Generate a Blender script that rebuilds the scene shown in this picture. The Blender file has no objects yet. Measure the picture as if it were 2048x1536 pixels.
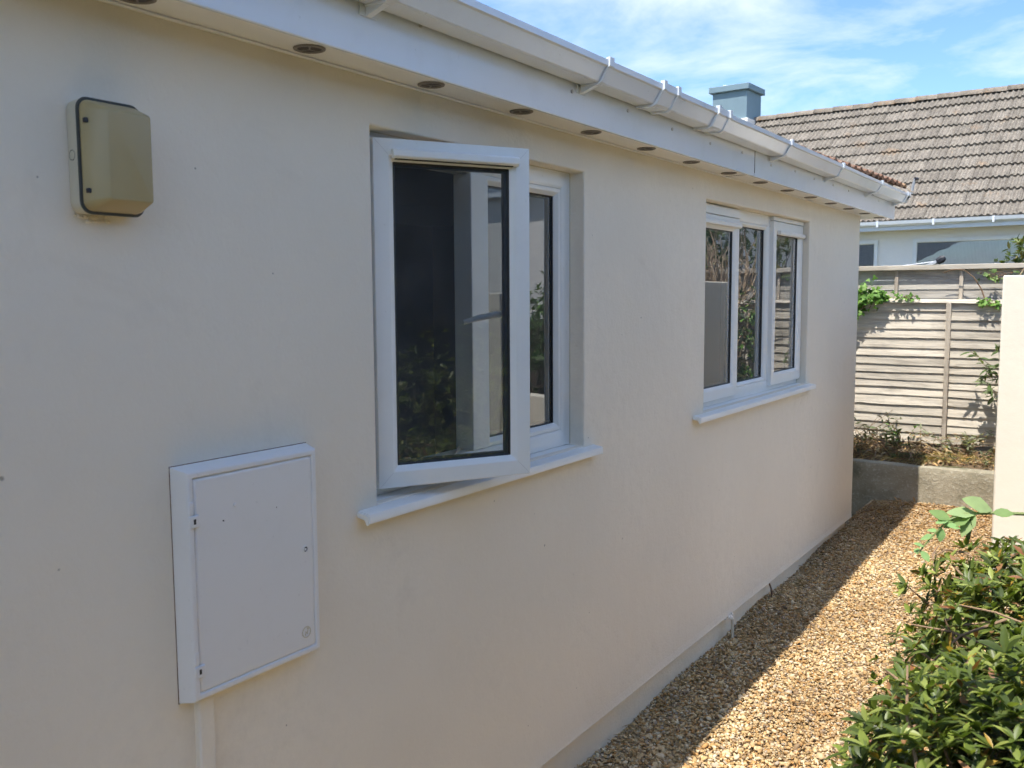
import bpy, bmesh, math, random
import numpy as np
from mathutils import Vector, Matrix

random.seed(7)
RNG = np.random.default_rng(11)
SC = bpy.context.scene
COL = SC.collection
H = 1.75                      # eye height; the wall's outer face is the plane x = 0

# ------------------------------------------------------------------ camera
cam_d = bpy.data.cameras.new('camera')
cam = bpy.data.objects.new('camera', cam_d); COL.objects.link(cam)
RIGHT = Vector((0.83242529, 0.55410953, -0.00554744))
DOWN = Vector((0.04804026, -0.08213573, -0.99546263))
FWD = Vector((-0.55205097, 0.82838177, -0.09499142))
m3 = Matrix((RIGHT, -DOWN, -FWD)).transposed()
cam.matrix_world = Matrix.Translation((1.65, 0, H)) @ m3.to_4x4()
cam_d.sensor_width = 36.0
cam_d.lens = 36.0 * 1850 / 2048
cam_d.clip_start = 0.05
cam_d.clip_end = 3000
cam_d.dof.use_dof = True
cam_d.dof.focus_distance = 4.0
cam_d.dof.aperture_fstop = 9.0
SC.camera = cam

# ------------------------------------------------------------------ light
SUN_EL = math.radians(66)
sun_travel = Vector((0.016, math.cos(SUN_EL), -math.sin(SUN_EL))).normalized()
sd = bpy.data.lights.new('sun', 'SUN'); sd.energy = 3.6; sd.angle = math.radians(0.53)
sd.color = (1.0, 0.95, 0.87)
sun = bpy.data.objects.new('sun', sd); COL.objects.link(sun)
sun.rotation_euler = sun_travel.to_track_quat('-Z', 'Y').to_euler()

world = bpy.data.worlds.new('World'); SC.world = world; world.use_nodes = True
wn, wl = world.node_tree.nodes, world.node_tree.links
wn.clear()
w_out = wn.new('ShaderNodeOutputWorld'); w_bg = wn.new('ShaderNodeBackground')
w_bg.inputs['Strength'].default_value = 0.15
sky = wn.new('ShaderNodeTexSky'); sky.sky_type = 'NISHITA'; sky.sun_disc = False
sky.sun_elevation = SUN_EL; sky.sun_rotation = math.pi
sky.air_density = 1.0; sky.dust_density = 0.3; sky.ozone_density = 2.0
tc = wn.new('ShaderNodeTexCoord')
sep = wn.new('ShaderNodeSeparateXYZ'); wl.new(tc.outputs['Generated'], sep.inputs[0])
add = wn.new('ShaderNodeMath'); add.operation = 'MAXIMUM'; add.inputs[1].default_value = 0.0
wl.new(sep.outputs['Z'], add.inputs[0])
add2 = wn.new('ShaderNodeMath'); add2.operation = 'ADD'; add2.inputs[1].default_value = 0.16
wl.new(add.outputs[0], add2.inputs[0])
dx = wn.new('ShaderNodeMath'); dx.operation = 'DIVIDE'
dy = wn.new('ShaderNodeMath'); dy.operation = 'DIVIDE'
wl.new(sep.outputs['X'], dx.inputs[0]); wl.new(add2.outputs[0], dx.inputs[1])
wl.new(sep.outputs['Y'], dy.inputs[0]); wl.new(add2.outputs[0], dy.inputs[1])
comb = wn.new('ShaderNodeCombineXYZ')
wl.new(dx.outputs[0], comb.inputs[0]); wl.new(dy.outputs[0], comb.inputs[1])
mp = wn.new('ShaderNodeMapping'); wl.new(comb.outputs[0], mp.inputs[0])
mp.inputs['Location'].default_value = (0.35, 0.55, 0.0)
mp.inputs['Rotation'].default_value = (0, 0, math.radians(20))
mp.inputs['Scale'].default_value = (0.95, 1.15, 1.0)
n1 = wn.new('ShaderNodeTexNoise'); n1.inputs['Scale'].default_value = 1.55
n1.inputs['Detail'].default_value = 9.0; n1.inputs['Roughness'].default_value = 0.58
n1.inputs['Distortion'].default_value = 0.35
wl.new(mp.outputs[0], n1.inputs['Vector'])
rmp = wn.new('ShaderNodeValToRGB'); wl.new(n1.outputs['Fac'], rmp.inputs[0])
rmp.color_ramp.elements[0].position = 0.43; rmp.color_ramp.elements[0].color = (0, 0, 0, 1)
rmp.color_ramp.elements[1].position = 0.66; rmp.color_ramp.elements[1].color = (0.78, 0.78, 0.78, 1)
wmix = wn.new('ShaderNodeMix'); wmix.data_type = 'RGBA'
wl.new(rmp.outputs[0], wmix.inputs['Factor'])
skyg = wn.new('ShaderNodeMix'); skyg.data_type = 'RGBA'; skyg.blend_type = 'MULTIPLY'
skyg.inputs['Factor'].default_value = 1.0
wl.new(sky.outputs[0], skyg.inputs[6]); skyg.inputs[7].default_value = (.58, .70, .84, 1)
wl.new(skyg.outputs[2], wmix.inputs[6])
wmix.inputs[7].default_value = (3.9, 4.25, 4.8, 1)
wl.new(wmix.outputs[2], w_bg.inputs['Color'])
wl.new(w_bg.outputs[0], w_out.inputs['Surface'])

SC.view_settings.view_transform = 'Standard'
SC.view_settings.look = 'None'
SC.view_settings.exposure = 1.0
SC.view_settings.gamma = 1.0
SC.view_settings.use_curve_mapping = False
SC.render.engine = 'CYCLES'
SC.cycles.use_denoising = True
SC.cycles.use_adaptive_sampling = True
SC.cycles.adaptive_threshold = 0.05
SC.cycles.adaptive_min_samples = 16
SC.cycles.max_bounces = 6
SC.cycles.diffuse_bounces = 4
SC.cycles.glossy_bounces = 3
SC.cycles.transparent_max_bounces = 12
SC.cycles.sample_clamp_indirect = 8.0
SC.cycles.use_light_tree = False
SC.cycles.caustics_reflective = False
SC.cycles.caustics_refractive = False

# ------------------------------------------------------------------ helpers: materials
class NT:
    def __init__(self, name):
        self.m = bpy.data.materials.new(name); self.m.use_nodes = True
        self.t = self.m.node_tree; self.t.nodes.clear()
        self.out = self.t.nodes.new('ShaderNodeOutputMaterial')
        self.b = self.t.nodes.new('ShaderNodeBsdfPrincipled')
        self.link(self.b.outputs[0], self.out.inputs['Surface'])
    def link(self, a, b): self.t.links.new(a, b)
    def n(self, typ, **kw):
        nd = self.t.nodes.new(typ)
        for k, v in kw.items():
            if k in nd.inputs.keys() if hasattr(nd.inputs, 'keys') else False:
                if hasattr(v, 'is_output'): self.link(v, nd.inputs[k])
                else: nd.inputs[k].default_value = v
            else: setattr(nd, k, v)
        return nd
    def noise(self, vec, scale, detail=4, rough=0.55, dist=0.0):
        nd = self.n('ShaderNodeTexNoise', Scale=scale, Detail=detail, Roughness=rough, Distortion=dist)
        if vec is not None: self.link(vec, nd.inputs['Vector'])
        return nd.outputs['Fac']
    def ramp(self, fac, stops):
        nd = self.t.nodes.new('ShaderNodeValToRGB'); self.link(fac, nd.inputs[0])
        e = nd.color_ramp.elements
        while len(e) < len(stops): e.new(0.5)
        for i, (p, c) in enumerate(stops):
            e[i].position = p; e[i].color = c if len(c) == 4 else (*c, 1)
        return nd.outputs[0]
    def mix(self, fac, a, b, mode='MIX'):
        nd = self.t.nodes.new('ShaderNodeMix'); nd.data_type = 'RGBA'; nd.blend_type = mode
        for v, i in ((fac, 0), (a, 6), (b, 7)):
            if hasattr(v, 'is_output'): self.link(v, nd.inputs[i])
            else: nd.inputs[i].default_value = v if i == 0 else (v if len(v) == 4 else (*v, 1))
        return nd.outputs[2]
    def math(self, op, a, b=0.5):
        nd = self.t.nodes.new('ShaderNodeMath'); nd.operation = op
        for v, i in ((a, 0), (b, 1)):
            if hasattr(v, 'is_output'): self.link(v, nd.inputs[i])
            else: nd.inputs[i].default_value = v
        return nd.outputs[0]
    def coords(self, kind='Object', scale=(1, 1, 1)):
        t = self.t.nodes.new('ShaderNodeTexCoord')
        if scale == (1, 1, 1): return t.outputs[kind]
        mpn = self.t.nodes.new('ShaderNodeMapping'); mpn.inputs['Scale'].default_value = scale
        self.link(t.outputs[kind], mpn.inputs[0]); return mpn.outputs[0]
    def geo(self): return self.t.nodes.new('ShaderNodeNewGeometry').outputs['Position']
    def rnd(self): return self.t.nodes.new('ShaderNodeObjectInfo').outputs['Random']
    def attr(self, name='col'):
        a = self.t.nodes.new('ShaderNodeAttribute'); a.attribute_name = name; return a.outputs['Color']
    def set(self, base=None, rough=None, spec=None, metal=None, coat=None):
        for k, v in (('Base Color', base), ('Roughness', rough), ('Specular IOR Level', spec), ('Metallic', metal), ('Coat Weight', coat)):
            if v is None: continue
            if hasattr(v, 'is_output'): self.link(v, self.b.inputs[k])
            else: self.b.inputs[k].default_value = (*v, 1) if isinstance(v, tuple) and len(v) == 3 else v
        return self
    def bump(self, h, strength=0.3, dist=0.01):
        bn = self.t.nodes.new('ShaderNodeBump'); bn.inputs['Strength'].default_value = strength
        bn.inputs['Distance'].default_value = dist
        self.link(h, bn.inputs['Height']); self.link(bn.outputs[0], self.b.inputs['Normal']); return self

def mat_render(name, base, speck=True, tint=0.06, rough_h=.5):
    """smooth painted masonry render: soft trowel waves, pits, faint grime"""
    k = NT(name); p = k.geo()
    big = k.noise(p, 1.1, 3, .55); mid = k.noise(p, 13, 3, .6); fine = k.noise(p, 95, 2, .6)
    col = k.mix(k.ramp(big, [(.35, (0, 0, 0)), (.7, (1, 1, 1))]), tuple(c * (1 - tint) for c in base), tuple(min(1, c * (1 + tint * .4)) for c in base))
    col = k.mix(k.ramp(k.noise(p, 24, 4, .7), [(.30, (1, 1, 1)), (.58, (0, 0, 0))]), col, tuple(c * .968 for c in base))
    h = k.math('ADD', k.math('MULTIPLY', mid, .6), k.math('MULTIPLY', fine, .22))
    if speck:
        sm = k.noise(p, 3.3, 4, .7, .6)
        col = k.mix(k.ramp(sm, [(.60, (0, 0, 0)), (.85, (.26, .26, .26))]), col, tuple(c * f for c, f in zip(base, (.62, .60, .57))))
        warp = k.math('MULTIPLY', k.math('SUBTRACT', k.noise(p, 130, 2, .6), .5), .035)
        for sc_, rad, lo in ((5.2, .026, .36), (12.0, .036, .46)):
            v = k.n('ShaderNodeTexVoronoi', Scale=sc_); k.link(p, v.inputs['Vector'])
            d = k.ramp(k.math('ADD', v.outputs['Distance'], warp), [(.0, (1, 1, 1)), (rad * .5, (1, 1, 1)), (rad, (0, 0, 0))])
            gate = k.ramp(k.noise(p, sc_ * .37, 2), [(lo, (0, 0, 0)), (lo + .07, (.75, .75, .75))])
            f = k.math('MULTIPLY', d, gate)
            col = k.mix(f, col, tuple(c * .30 for c in base))
            h = k.math('SUBTRACT', h, k.math('MULTIPLY', f, .25))
    k.set(col, .80, .3).bump(h, rough_h, .012)
    return k.m

def mat_plain(name, base, rough=.4, spec=.5, metal=0.0, var=.05, bump=0.0, bscale=40):
    k = NT(name); p = k.geo()
    f = k.noise(p, 3.5, 4, .6)
    col = k.mix(f, tuple(c * (1 - var) for c in base), tuple(min(1, c * (1 + var)) for c in base))
    k.set(col, rough, spec, metal)
    if bump: k.bump(k.noise(p, bscale, 4, .6), bump, .004)
    return k.m

def mat_upvc(name, base, rough, dirt_shade=.25):
    k = NT(name); p = k.geo()
    f = k.noise(p, 6, 5, .65)
    s = k.noise(p, 60, 3, .6)
    col = k.mix(k.ramp(f, [(.5, (0, 0, 0)), (.8, (dirt_shade, dirt_shade, dirt_shade))]), base, tuple(c * x for c, x in zip(base, (.80, .79, .75))))
    col = k.mix(k.ramp(s, [(.68, (0, 0, 0)), (.74, (dirt_shade, dirt_shade, dirt_shade))]), col, tuple(c * .6 for c in base))
    k.set(col, rough, .5)
    return k.m

def mat_wood(name, light, dark, axis='x'):
    k = NT(name); sc = {'x': (1.6, 17, 17), 'z': (17, 17, 1.6)}[axis]
    r = k.rnd()
    vec = k.coords('Object', sc)
    off = k.n('ShaderNodeVectorMath', operation='ADD'); k.link(vec, off.inputs[0])
    cx = k.n('ShaderNodeCombineXYZ'); k.link(k.math('MULTIPLY', r, 37.0), cx.inputs[0]); k.link(k.math('MULTIPLY', r, 91.0), cx.inputs[1])
    k.link(cx.outputs[0], off.inputs[1])
    g = k.noise(off.outputs[0], 1.6, 6, .68, .5)
    knots = k.noise(k.geo(), 5.0, 3, .5)
    col = k.mix(k.ramp(g, [(.36, (0, 0, 0)), (.58, (1, 1, 1))]), dark, light)
    col = k.mix(k.ramp(knots, [(.60, (0, 0, 0)), (.78, (.5, .5, .5))]), col, tuple(c * .6 for c in dark))
    hsv = k.n('ShaderNodeHueSaturation'); k.link(col, hsv.inputs['Color'])
    k.link(k.math('ADD', k.math('MULTIPLY', r, .35), .82), hsv.inputs['Value'])
    k.set(hsv.outputs[0], .85, .2).bump(g, .6, .006)
    return k.m

def mat_leaf(name, rough=.34, trans=.28, spec=.5):
    k = NT(name)
    c = k.attr('col')
    f = k.noise(k.geo(), 38, 3, .6)
    col = k.mix(f, c, c, 'MIX')
    hsv = k.n('ShaderNodeHueSaturation'); k.link(c, hsv.inputs['Color'])
    k.link(k.math('ADD', k.math('MULTIPLY', f, .5), .75), hsv.inputs['Value'])
    k.set(hsv.outputs[0], rough, spec)
    tr = k.n('ShaderNodeBsdfTranslucent')
    tcol = k.mix(1.0, hsv.outputs[0], (1.25, 1.35, .55, 1), 'MULTIPLY'); k.link(tcol, tr.inputs['Color'])
    mx = k.n('ShaderNodeMixShader'); mx.inputs[0].default_value = trans
    k.link(k.b.outputs[0], mx.inputs[1]); k.link(tr.outputs[0], mx.inputs[2]); k.link(mx.outputs[0], k.out.inputs['Surface'])
    return k.m

def mat_glass(name, tint=(.80, .84, .84), gain=3.0):
    """sealed double glazing as one thin sheet: see-through plus mirror reflection by angle"""
    k = NT(name)
    fr = k.n('ShaderNodeFresnel'); fr.inputs['IOR'].default_value = 1.5
    f0 = fr.outputs[0]   # four surfaces of a sealed unit
    fac = k.math('DIVIDE', k.math('MULTIPLY', f0, gain), k.math('ADD', k.math('MULTIPLY', f0, gain - 1.0), 1.0))
    tr = k.n('ShaderNodeBsdfTransparent'); tr.inputs['Color'].default_value = (*tint, 1)
    gl = k.n('ShaderNodeBsdfGlossy'); gl.inputs['Roughness'].default_value = 0.0
    gl.inputs['Color'].default_value = (.95, .97, 1, 1)
    bn = k.n('ShaderNodeBump'); bn.inputs['Strength'].default_value = .03; bn.inputs['Distance'].default_value = .05
    k.link(k.noise(k.geo(), 1.7, 2, .5), bn.inputs['Height']); k.link(bn.outputs[0], gl.inputs['Normal'])
    mx = k.n('ShaderNodeMixShader'); k.link(fac, mx.inputs[0])
    k.link(tr.outputs[0], mx.inputs[1]); k.link(gl.outputs[0], mx.inputs[2])
    df = k.n('ShaderNodeBsdfDiffuse'); df.inputs['Color'].default_value = (.55, .56, .56, 1)  # grey diffuse film: dust, plus a haze that lifts the pane's blacks
    dust_haze = k.n('ShaderNodeMixShader')
    k.link(k.math('MULTIPLY', k.noise(k.geo(), 7, 4, .6), .13), dust_haze.inputs[0])
    k.link(mx.outputs[0], dust_haze.inputs[1]); k.link(df.outputs[0], dust_haze.inputs[2]); k.link(dust_haze.outputs[0], k.out.inputs['Surface'])
    return k.m

M = {}
M['cream'] = mat_render('cream_masonry_paint', (.80, .744, .634))
M['cream_pier'] = mat_render('cream_pier_paint', (.80, .74, .615), True, .05, .22)
M['plinth'] = mat_render('plinth_paint', (.84, .755, .61))
M['white_render'] = mat_render('white_render', (.86, .83, .775), False)
M['upvc'] = mat_upvc('white_upvc', (.80, .81, .79), .28)
M['fascia'] = mat_upvc('fascia_upvc', (.72, .765, .82), .13, .30)
M['soffit'] = mat_upvc('soffit_upvc', (.80, .80, .79), .45, .25)
M['gutter'] = mat_upvc('gutter_upvc', (.74, .78, .83), .15, .35)
M['gasket'] = mat_plain('black_gasket', (.02, .02, .02), .5)
M['spacer'] = mat_plain('glazing_spacer', (.12, .12, .12), .45)
M['glass'] = mat_glass('window_glass')
M['inside'] = mat_plain('room_dimness', (.13, .125, .12), .9)  # dark colour stands in for the unlit room
M['steel'] = mat_plain('brushed_steel', (.55, .56, .57), .32, .5, .9)
M['handle'] = mat_plain('handle_white', (.85, .87, .88), .35)
M['vent'] = mat_plain('brown_grey_vent', (.21, .19, .175), .55, .4, 0, .2)
M['vent_dark'] = mat_plain('vent_mesh_dark', (.075, .068, .065), .8)
M['cap'] = mat_plain('fixing_cap_grey', (.45, .44, .42), .5)
M['weld'] = mat_plain('weld_line', (.62, .62, .62), .5)
M['dirt_shade'] = mat_plain('joint_and_hole_shade', (.04, .035, .03), .9)  # near-black colour for joints and for the shade inside slots and holes
M['meter'] = mat_upvc('meter_box_white', (.755, .755, .745), .42, .2)
M['base_white'] = mat_plain('aged_white_plastic', (.60, .56, .45), .45, .4, 0, .08)
M['diffuser'] = mat_plain('yellowed_acrylic', (.40, .325, .165), .30, .5, 0, .16)
M['concrete'] = None
M['twig'] = mat_plain('twig_bark', (.20, .13, .08), .85, .2, 0, .35, .5, 90)
M['pale_twig'] = mat_plain('dry_stem', (.40, .30, .20), .85, .2, 0, .3, .5, 90)
M['hedge_twig'] = mat_plain('brown_twig', (.27, .18, .11), .85, .2, 0, .35, .5, 90)
M['bark'] = mat_plain('bark', (.10, .075, .055), .9, .2, 0, .35, .8, 30)
M['leaf'] = mat_leaf('glossy_leaf', .42, .34, .4)
M['matt_leaf'] = mat_leaf('matt_leaf', .55, .30, .3)
M['dry_leaf'] = mat_leaf('dry_leaf', .8, .15, .2)
M['wood'] = mat_wood('weathered_larch', (.60, .54, .445), (.36, .32, .265))
M['wood_v'] = mat_wood('weathered_batten', (.52, .45, .36), (.31, .26, .21), 'z')
M['wood_grey'] = mat_wood('greyed_board', (.58, .54, .47), (.38, .345, .30))
M['slate_paint'] = mat_plain('blue_grey_masonry_paint', (.20, .285, .33), .7, .3, 0, .12, .5, 22)
M['cord'] = mat_plain('white_cord', (.75, .76, .78), .6)
M['grey_plastic'] = mat_plain('grey_plastic', (.30, .32, .34), .45)
M['black_plastic'] = mat_plain('black_plastic', (.03, .03, .035), .4)
M['black_timber'] = mat_wood('dark_stained_timber', (.055, .053, .052), (.030, .029, .029))
M['seal'] = mat_plain('perished_rubber', (.065, .068, .06), .7)
M['gap_cable_brown'] = mat_plain('gap_and_cable_brown', (.16, .09, .05), .9)

def mk_concrete():
    k = NT('old_concrete'); p = k.geo()
    a = k.noise(p, 3.2, 5, .65); b = k.noise(p, 45, 5, .7)
    col = k.mix(k.ramp(a, [(.3, (0, 0, 0)), (.7, (1, 1, 1))]), (.26, .232, .165), (.46, .41, .31))
    col = k.mix(k.ramp(b, [(.54, (0, 0, 0)), (.68, (.7, .7, .7))]), col, (.56, .52, .43))
    col = k.mix(k.ramp(k.noise(p, 7, 4, .6), [(.55, (0, 0, 0)), (.75, (.5, .5, .5))]), col, (.10, .105, .055))
    k.set(col, .92, .15).bump(b, .7, .01); return k.m
M['concrete'] = mk_concrete()

def mk_gravel_base():
    k = NT('gravel_bed'); p = k.geo()
    v = k.n('ShaderNodeTexVoronoi', Scale=48.0); k.link(p, v.inputs['Vector'])
    col = k.ramp(v.outputs['Color'], [(.1, (.20, .14, .08)), (.5, (.44, .32, .18)), (.9, (.60, .49, .32))])
    k.set(col, .9, .2).bump(v.outputs['Distance'], .9, .02); return k.m
M['gravel_base'] = mk_gravel_base()

def mk_attr(name, rough=.8, spec=.25, bs=120):
    k = NT(name); c = k.attr('col'); f = k.noise(k.geo(), bs, 4, .65)
    hsv = k.n('ShaderNodeHueSaturation'); k.link(c, hsv.inputs['Color'])
    k.link(k.math('ADD', k.math('MULTIPLY', f, .8), .6), hsv.inputs['Value'])
    k.set(hsv.outputs[0], rough, spec).bump(f, .3, .003); return k.m
M['stone'] = mk_attr('flint_stone')

def mk_soil():
    k = NT('dry_soil'); p = k.geo()
    a = k.noise(p, 4, 5, .7); b = k.noise(p, 60, 5, .7)
    col = k.mix(a, (.13, .09, .058), (.31, .225, .14)); col = k.mix(k.ramp(b, [(.5, (0, 0, 0)), (.7, (.6, .6, .6))]), col, (.30, .22, .14))
    k.set(col, .95, .1).bump(b, 1.0, .03); return k.m
M['soil'] = mk_soil()

def mk_ground():
    k = NT('rough_grass_ground'); p = k.geo()
    a = k.noise(p, .8, 6, .7)
    k.set(k.mix(a, (.07, .075, .03), (.16, .14, .07)), .95, .1).bump(k.noise(p, 30, 4, .7), .8, .03); return k.m
M['ground'] = mk_ground()

def mk_tile(name, base, lichen, amt, r=(.88, .24)):
    k = NT(name); p = k.geo(); rn = k.rnd()
    a = k.noise(p, 9, 5, .7); b = k.noise(p, 34, 5, .7); c3 = k.noise(p, 2.2, 4, .6)
    col = k.mix(k.ramp(a, [(.35, (0, 0, 0)), (.65, (1, 1, 1))]), tuple(x * .62 for x in base), base)
    col = k.mix(k.ramp(b, [(.53, (0, 0, 0)), (.66, (.75, .75, .75))]), col, (.38, .36, .30))
    col = k.mix(k.ramp(b, [(.30, (.85, .85, .85)), (.42, (0, 0, 0))]), col, (.06, .055, .048))
    col = k.mix(k.ramp(c3, [(.62 - amt, (0, 0, 0)), (.80 - amt, (.8, .8, .8))]), col, lichen)
    hsv = k.n('ShaderNodeHueSaturation'); k.link(col, hsv.inputs['Color'])
    k.link(k.math('ADD', k.math('MULTIPLY', rn, r[1]), r[0]), hsv.inputs['Value'])
    k.set(hsv.outputs[0], .92, .15).bump(b, .9, .012); return k.m
M['tile'] = mk_tile('lichened_concrete_tile', (.262, .230, .192), (.35, .24, .15), .01)
M['ridge'] = mk_tile('lichened_ridge_tile', (.30, .25, .20), (.46, .25, .10), .08)
M['red_tile'] = mk_tile('weathered_red_tile', (.27, .15, .10), (.40, .27, .15), .08)

def mk_curtain():
    k = NT('grey_window_blind')
    w = k.n('ShaderNodeTexWave', Scale=14.0, Distortion=1.0); k.link(k.geo(), w.inputs['Vector'])
    k.set(k.mix(w.outputs['Fac'], (.52, .53, .55), (.78, .78, .78)), .9); return k.m
M['curtain'] = mk_curtain()

# ------------------------------------------------------------------ helpers: meshes and objects
def link(name, me, mat=None, parent=None, loc=None, rot=None):
    o = bpy.data.objects.new(name, me); COL.objects.link(o)
    if mat is not None and me is not None and len(me.materials) == 0: me.materials.append(mat)
    if parent is not None: o.parent = parent
    if loc is not None: o.location = loc
    if rot is not None: o.rotation_euler = rot
    return o

def mesh(name, verts, faces, smooth=False):
    me = bpy.data.meshes.new(name); me.from_pydata([tuple(v) for v in verts], [], faces); me.update()
    if smooth: me.polygons.foreach_set('use_smooth', [True] * len(me.polygons))
    return me

def thing(name, label, cat, loc=(0, 0, 0), rotz=0.0, group=None):
    o = bpy.data.objects.new(name, None); COL.objects.link(o); o.empty_display_size = .1
    o.location = loc; o.rotation_euler = (0, 0, rotz); o['label'] = label; o['category'] = cat
    if group: o['group'] = group
    return o

def tag(o, label, cat, group=None):
    o['label'] = label; o['category'] = cat
    if group: o['group'] = group
    return o

class MB:
    """collects simple solids into one mesh"""
    def __init__(self): self.v = []; self.f = []
    def add(self, vs, fs):
        b = len(self.v); self.v += [tuple(x) for x in vs]; self.f += [tuple(i + b for i in q) for q in fs]; return self
    def box(self, x0, x1, y0, y1, z0, z1):
        return self.add([(x0, y0, z0), (x1, y0, z0), (x1, y1, z0), (x0, y1, z0), (x0, y0, z1), (x1, y0, z1), (x1, y1, z1), (x0, y1, z1)],
                        [(0, 3, 2, 1), (4, 5, 6, 7), (0, 1, 5, 4), (1, 2, 6, 5), (2, 3, 7, 6), (3, 0, 4, 7)])
    def extrude(self, poly, y0, y1, closed=True, caps=True):
        """poly: (x, z) loop swept along y"""
        n = len(poly); vs = [(x, y0, z) for x, z in poly] + [(x, y1, z) for x, z in poly]
        fs = [(i, (i + 1) % n, n + (i + 1) % n, n + i) for i in range(n if closed else n - 1)]
        if caps and closed: fs += [tuple(range(n - 1, -1, -1)), tuple(range(n, 2 * n))]
        return self.add(vs, fs)
    def tube(self, pts, rad, seg=7, caps=True):
        pts = [Vector(p) for p in pts]; n = len(pts)
        rad = rad if isinstance(rad, (list, tuple)) else [rad] * n
        rings = []
        for i, p in enumerate(pts):
            t = (pts[min(i + 1, n - 1)] - pts[max(i - 1, 0)]).normalized()
            a = t.cross(Vector((0.13, 0.21, 0.97)));
            if a.length < 1e-3: a = t.cross(Vector((1, 0, 0)))
            a.normalize(); b = t.cross(a)
            rings.append([p + (a * math.cos(2 * math.pi * k / seg) + b * math.sin(2 * math.pi * k / seg)) * rad[i] for k in range(seg)])
        vs = [v for r in rings for v in r]; fs = []
        for i in range(n - 1):
            for k in range(seg):
                fs.append((i * seg + k, i * seg + (k + 1) % seg, (i + 1) * seg + (k + 1) % seg, (i + 1) * seg + k))
        if caps: fs += [tuple(range(seg - 1, -1, -1)), tuple((n - 1) * seg + k for k in range(seg))]
        return self.add(vs, fs)
    def disc(self, c, r, axis, h, seg=20):
        """short cylinder from c along axis ('x','z') by h"""
        vs = []; fs = []
        for lv in (0, h):
            for k in range(seg):
                a = 2 * math.pi * k / seg; p, q = r * math.cos(a), r * math.sin(a)
                vs.append((c[0] + lv, c[1] + p, c[2] + q) if axis == 'x' else (c[0] + p, c[1] + q, c[2] + lv))
        for k in range(seg): fs.append((k, (k + 1) % seg, seg + (k + 1) % seg, seg + k))
        fs += [tuple(range(seg - 1, -1, -1)), tuple(range(seg, 2 * seg))]
        return self.add(vs, fs)
    def frame(self, o, U, V, N, u0, u1, v0, v1, prof):
        """mitred rectangular ring: prof = closed loop of (inset, depth) in the frame with origin o and axes U, V, N"""
        n = len(prof); vs = []; fs = []
        for i, d in prof:
            for (u, v) in ((u0 + i, v0 + i), (u1 - i, v0 + i), (u1 - i, v1 - i), (u0 + i, v1 - i)):
                vs.append(o + U * u + V * v + N * d)
        for j in range(n):
            for c in range(4):
                a, b = j * 4 + c, j * 4 + (c + 1) % 4
                e, f = ((j + 1) % n) * 4 + (c + 1) % 4, ((j + 1) % n) * 4 + c
                fs.append((a, b, e, f))
        return self.add(vs, fs)
    def quad(self, o, U, V, N, u0, u1, v0, v1, d):
        return self.add([o + U * u + V * v + N * d for u, v in ((u0, v0), (u1, v0), (u1, v1), (u0, v1))], [(0, 1, 2, 3)])
    def obox(self, o, U, V, N, u0, u1, v0, v1, d0, d1):
        vs = [o + U * u + V * v + N * d for d in (d0, d1) for u, v in ((u0, v0), (u1, v0), (u1, v1), (u0, v1))]
        return self.add(vs, [(0, 3, 2, 1), (4, 5, 6, 7), (0, 1, 5, 4), (1, 2, 6, 5), (2, 3, 7, 6), (3, 0, 4, 7)])
    def obj(self, name, mat, parent=None, bevel=0.0, seg=2, smooth=False, recalc=True, angle=35, sharp=40):
        me = mesh(name, self.v, self.f)
        if recalc:
            bm = bmesh.new(); bm.from_mesh(me); bmesh.ops.recalc_face_normals(bm, faces=bm.faces); bm.to_mesh(me); bm.free()
        o = link(name, me, mat, parent)
        if bevel:
            md = o.modifiers.new('bevel', 'BEVEL'); md.width = bevel; md.segments = seg; md.limit_method = 'ANGLE'
            md.angle_limit = math.radians(angle); md.harden_normals = False
        if smooth or bevel: me.polygons.foreach_set('use_smooth', [True] * len(me.polygons))
        if smooth or bevel:
            try: me.set_sharp_from_angle(angle=math.radians(sharp))
            except Exception: pass
        return o

def batch_mesh(name, tv, tf, R, P, colors, smooth=False):
    """many copies of one template joined: tv (n,3), tf quads/tris list, R (k,3,3), P (k,3), colors (k,3)"""
    tv = np.asarray(tv, float); k = len(P); n = len(tv)
    V = (np.einsum('kij,nj->kni', R, tv) + P[:, None, :]).reshape(-1, 3)
    fs = np.asarray(tf); m = fs.shape[1]
    F = (fs[None] + (np.arange(k) * n)[:, None, None]).reshape(-1, m)
    me = bpy.data.meshes.new(name)
    me.vertices.add(len(V)); me.vertices.foreach_set('co', V.astype(np.float32).ravel())
    me.loops.add(F.size); me.loops.foreach_set('vertex_index', F.astype(np.int32).ravel())
    me.polygons.add(len(F)); me.polygons.foreach_set('loop_start', (np.arange(len(F)) * m).astype(np.int32))
    me.update(calc_edges=True)
    at = me.attributes.new('col', 'FLOAT_COLOR', 'POINT')
    C = np.ones((k, n, 4), np.float32); C[:, :, :3] = np.asarray(colors)[:, None, :]
    at.data.foreach_set('color', C.ravel())
    if smooth: me.polygons.foreach_set('use_smooth', np.ones(len(F), bool))
    me.validate()
    return me

def basis(axis, up, spin=None):
    """rotation matrices whose x column runs along axis; up steers the z column"""
    ax = axis / np.linalg.norm(axis, axis=1, keepdims=True)
    y = np.cross(up, ax); y /= (np.linalg.norm(y, axis=1, keepdims=True) + 1e-9)
    z = np.cross(ax, y)
    return np.stack([ax, y, z], axis=2)

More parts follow.
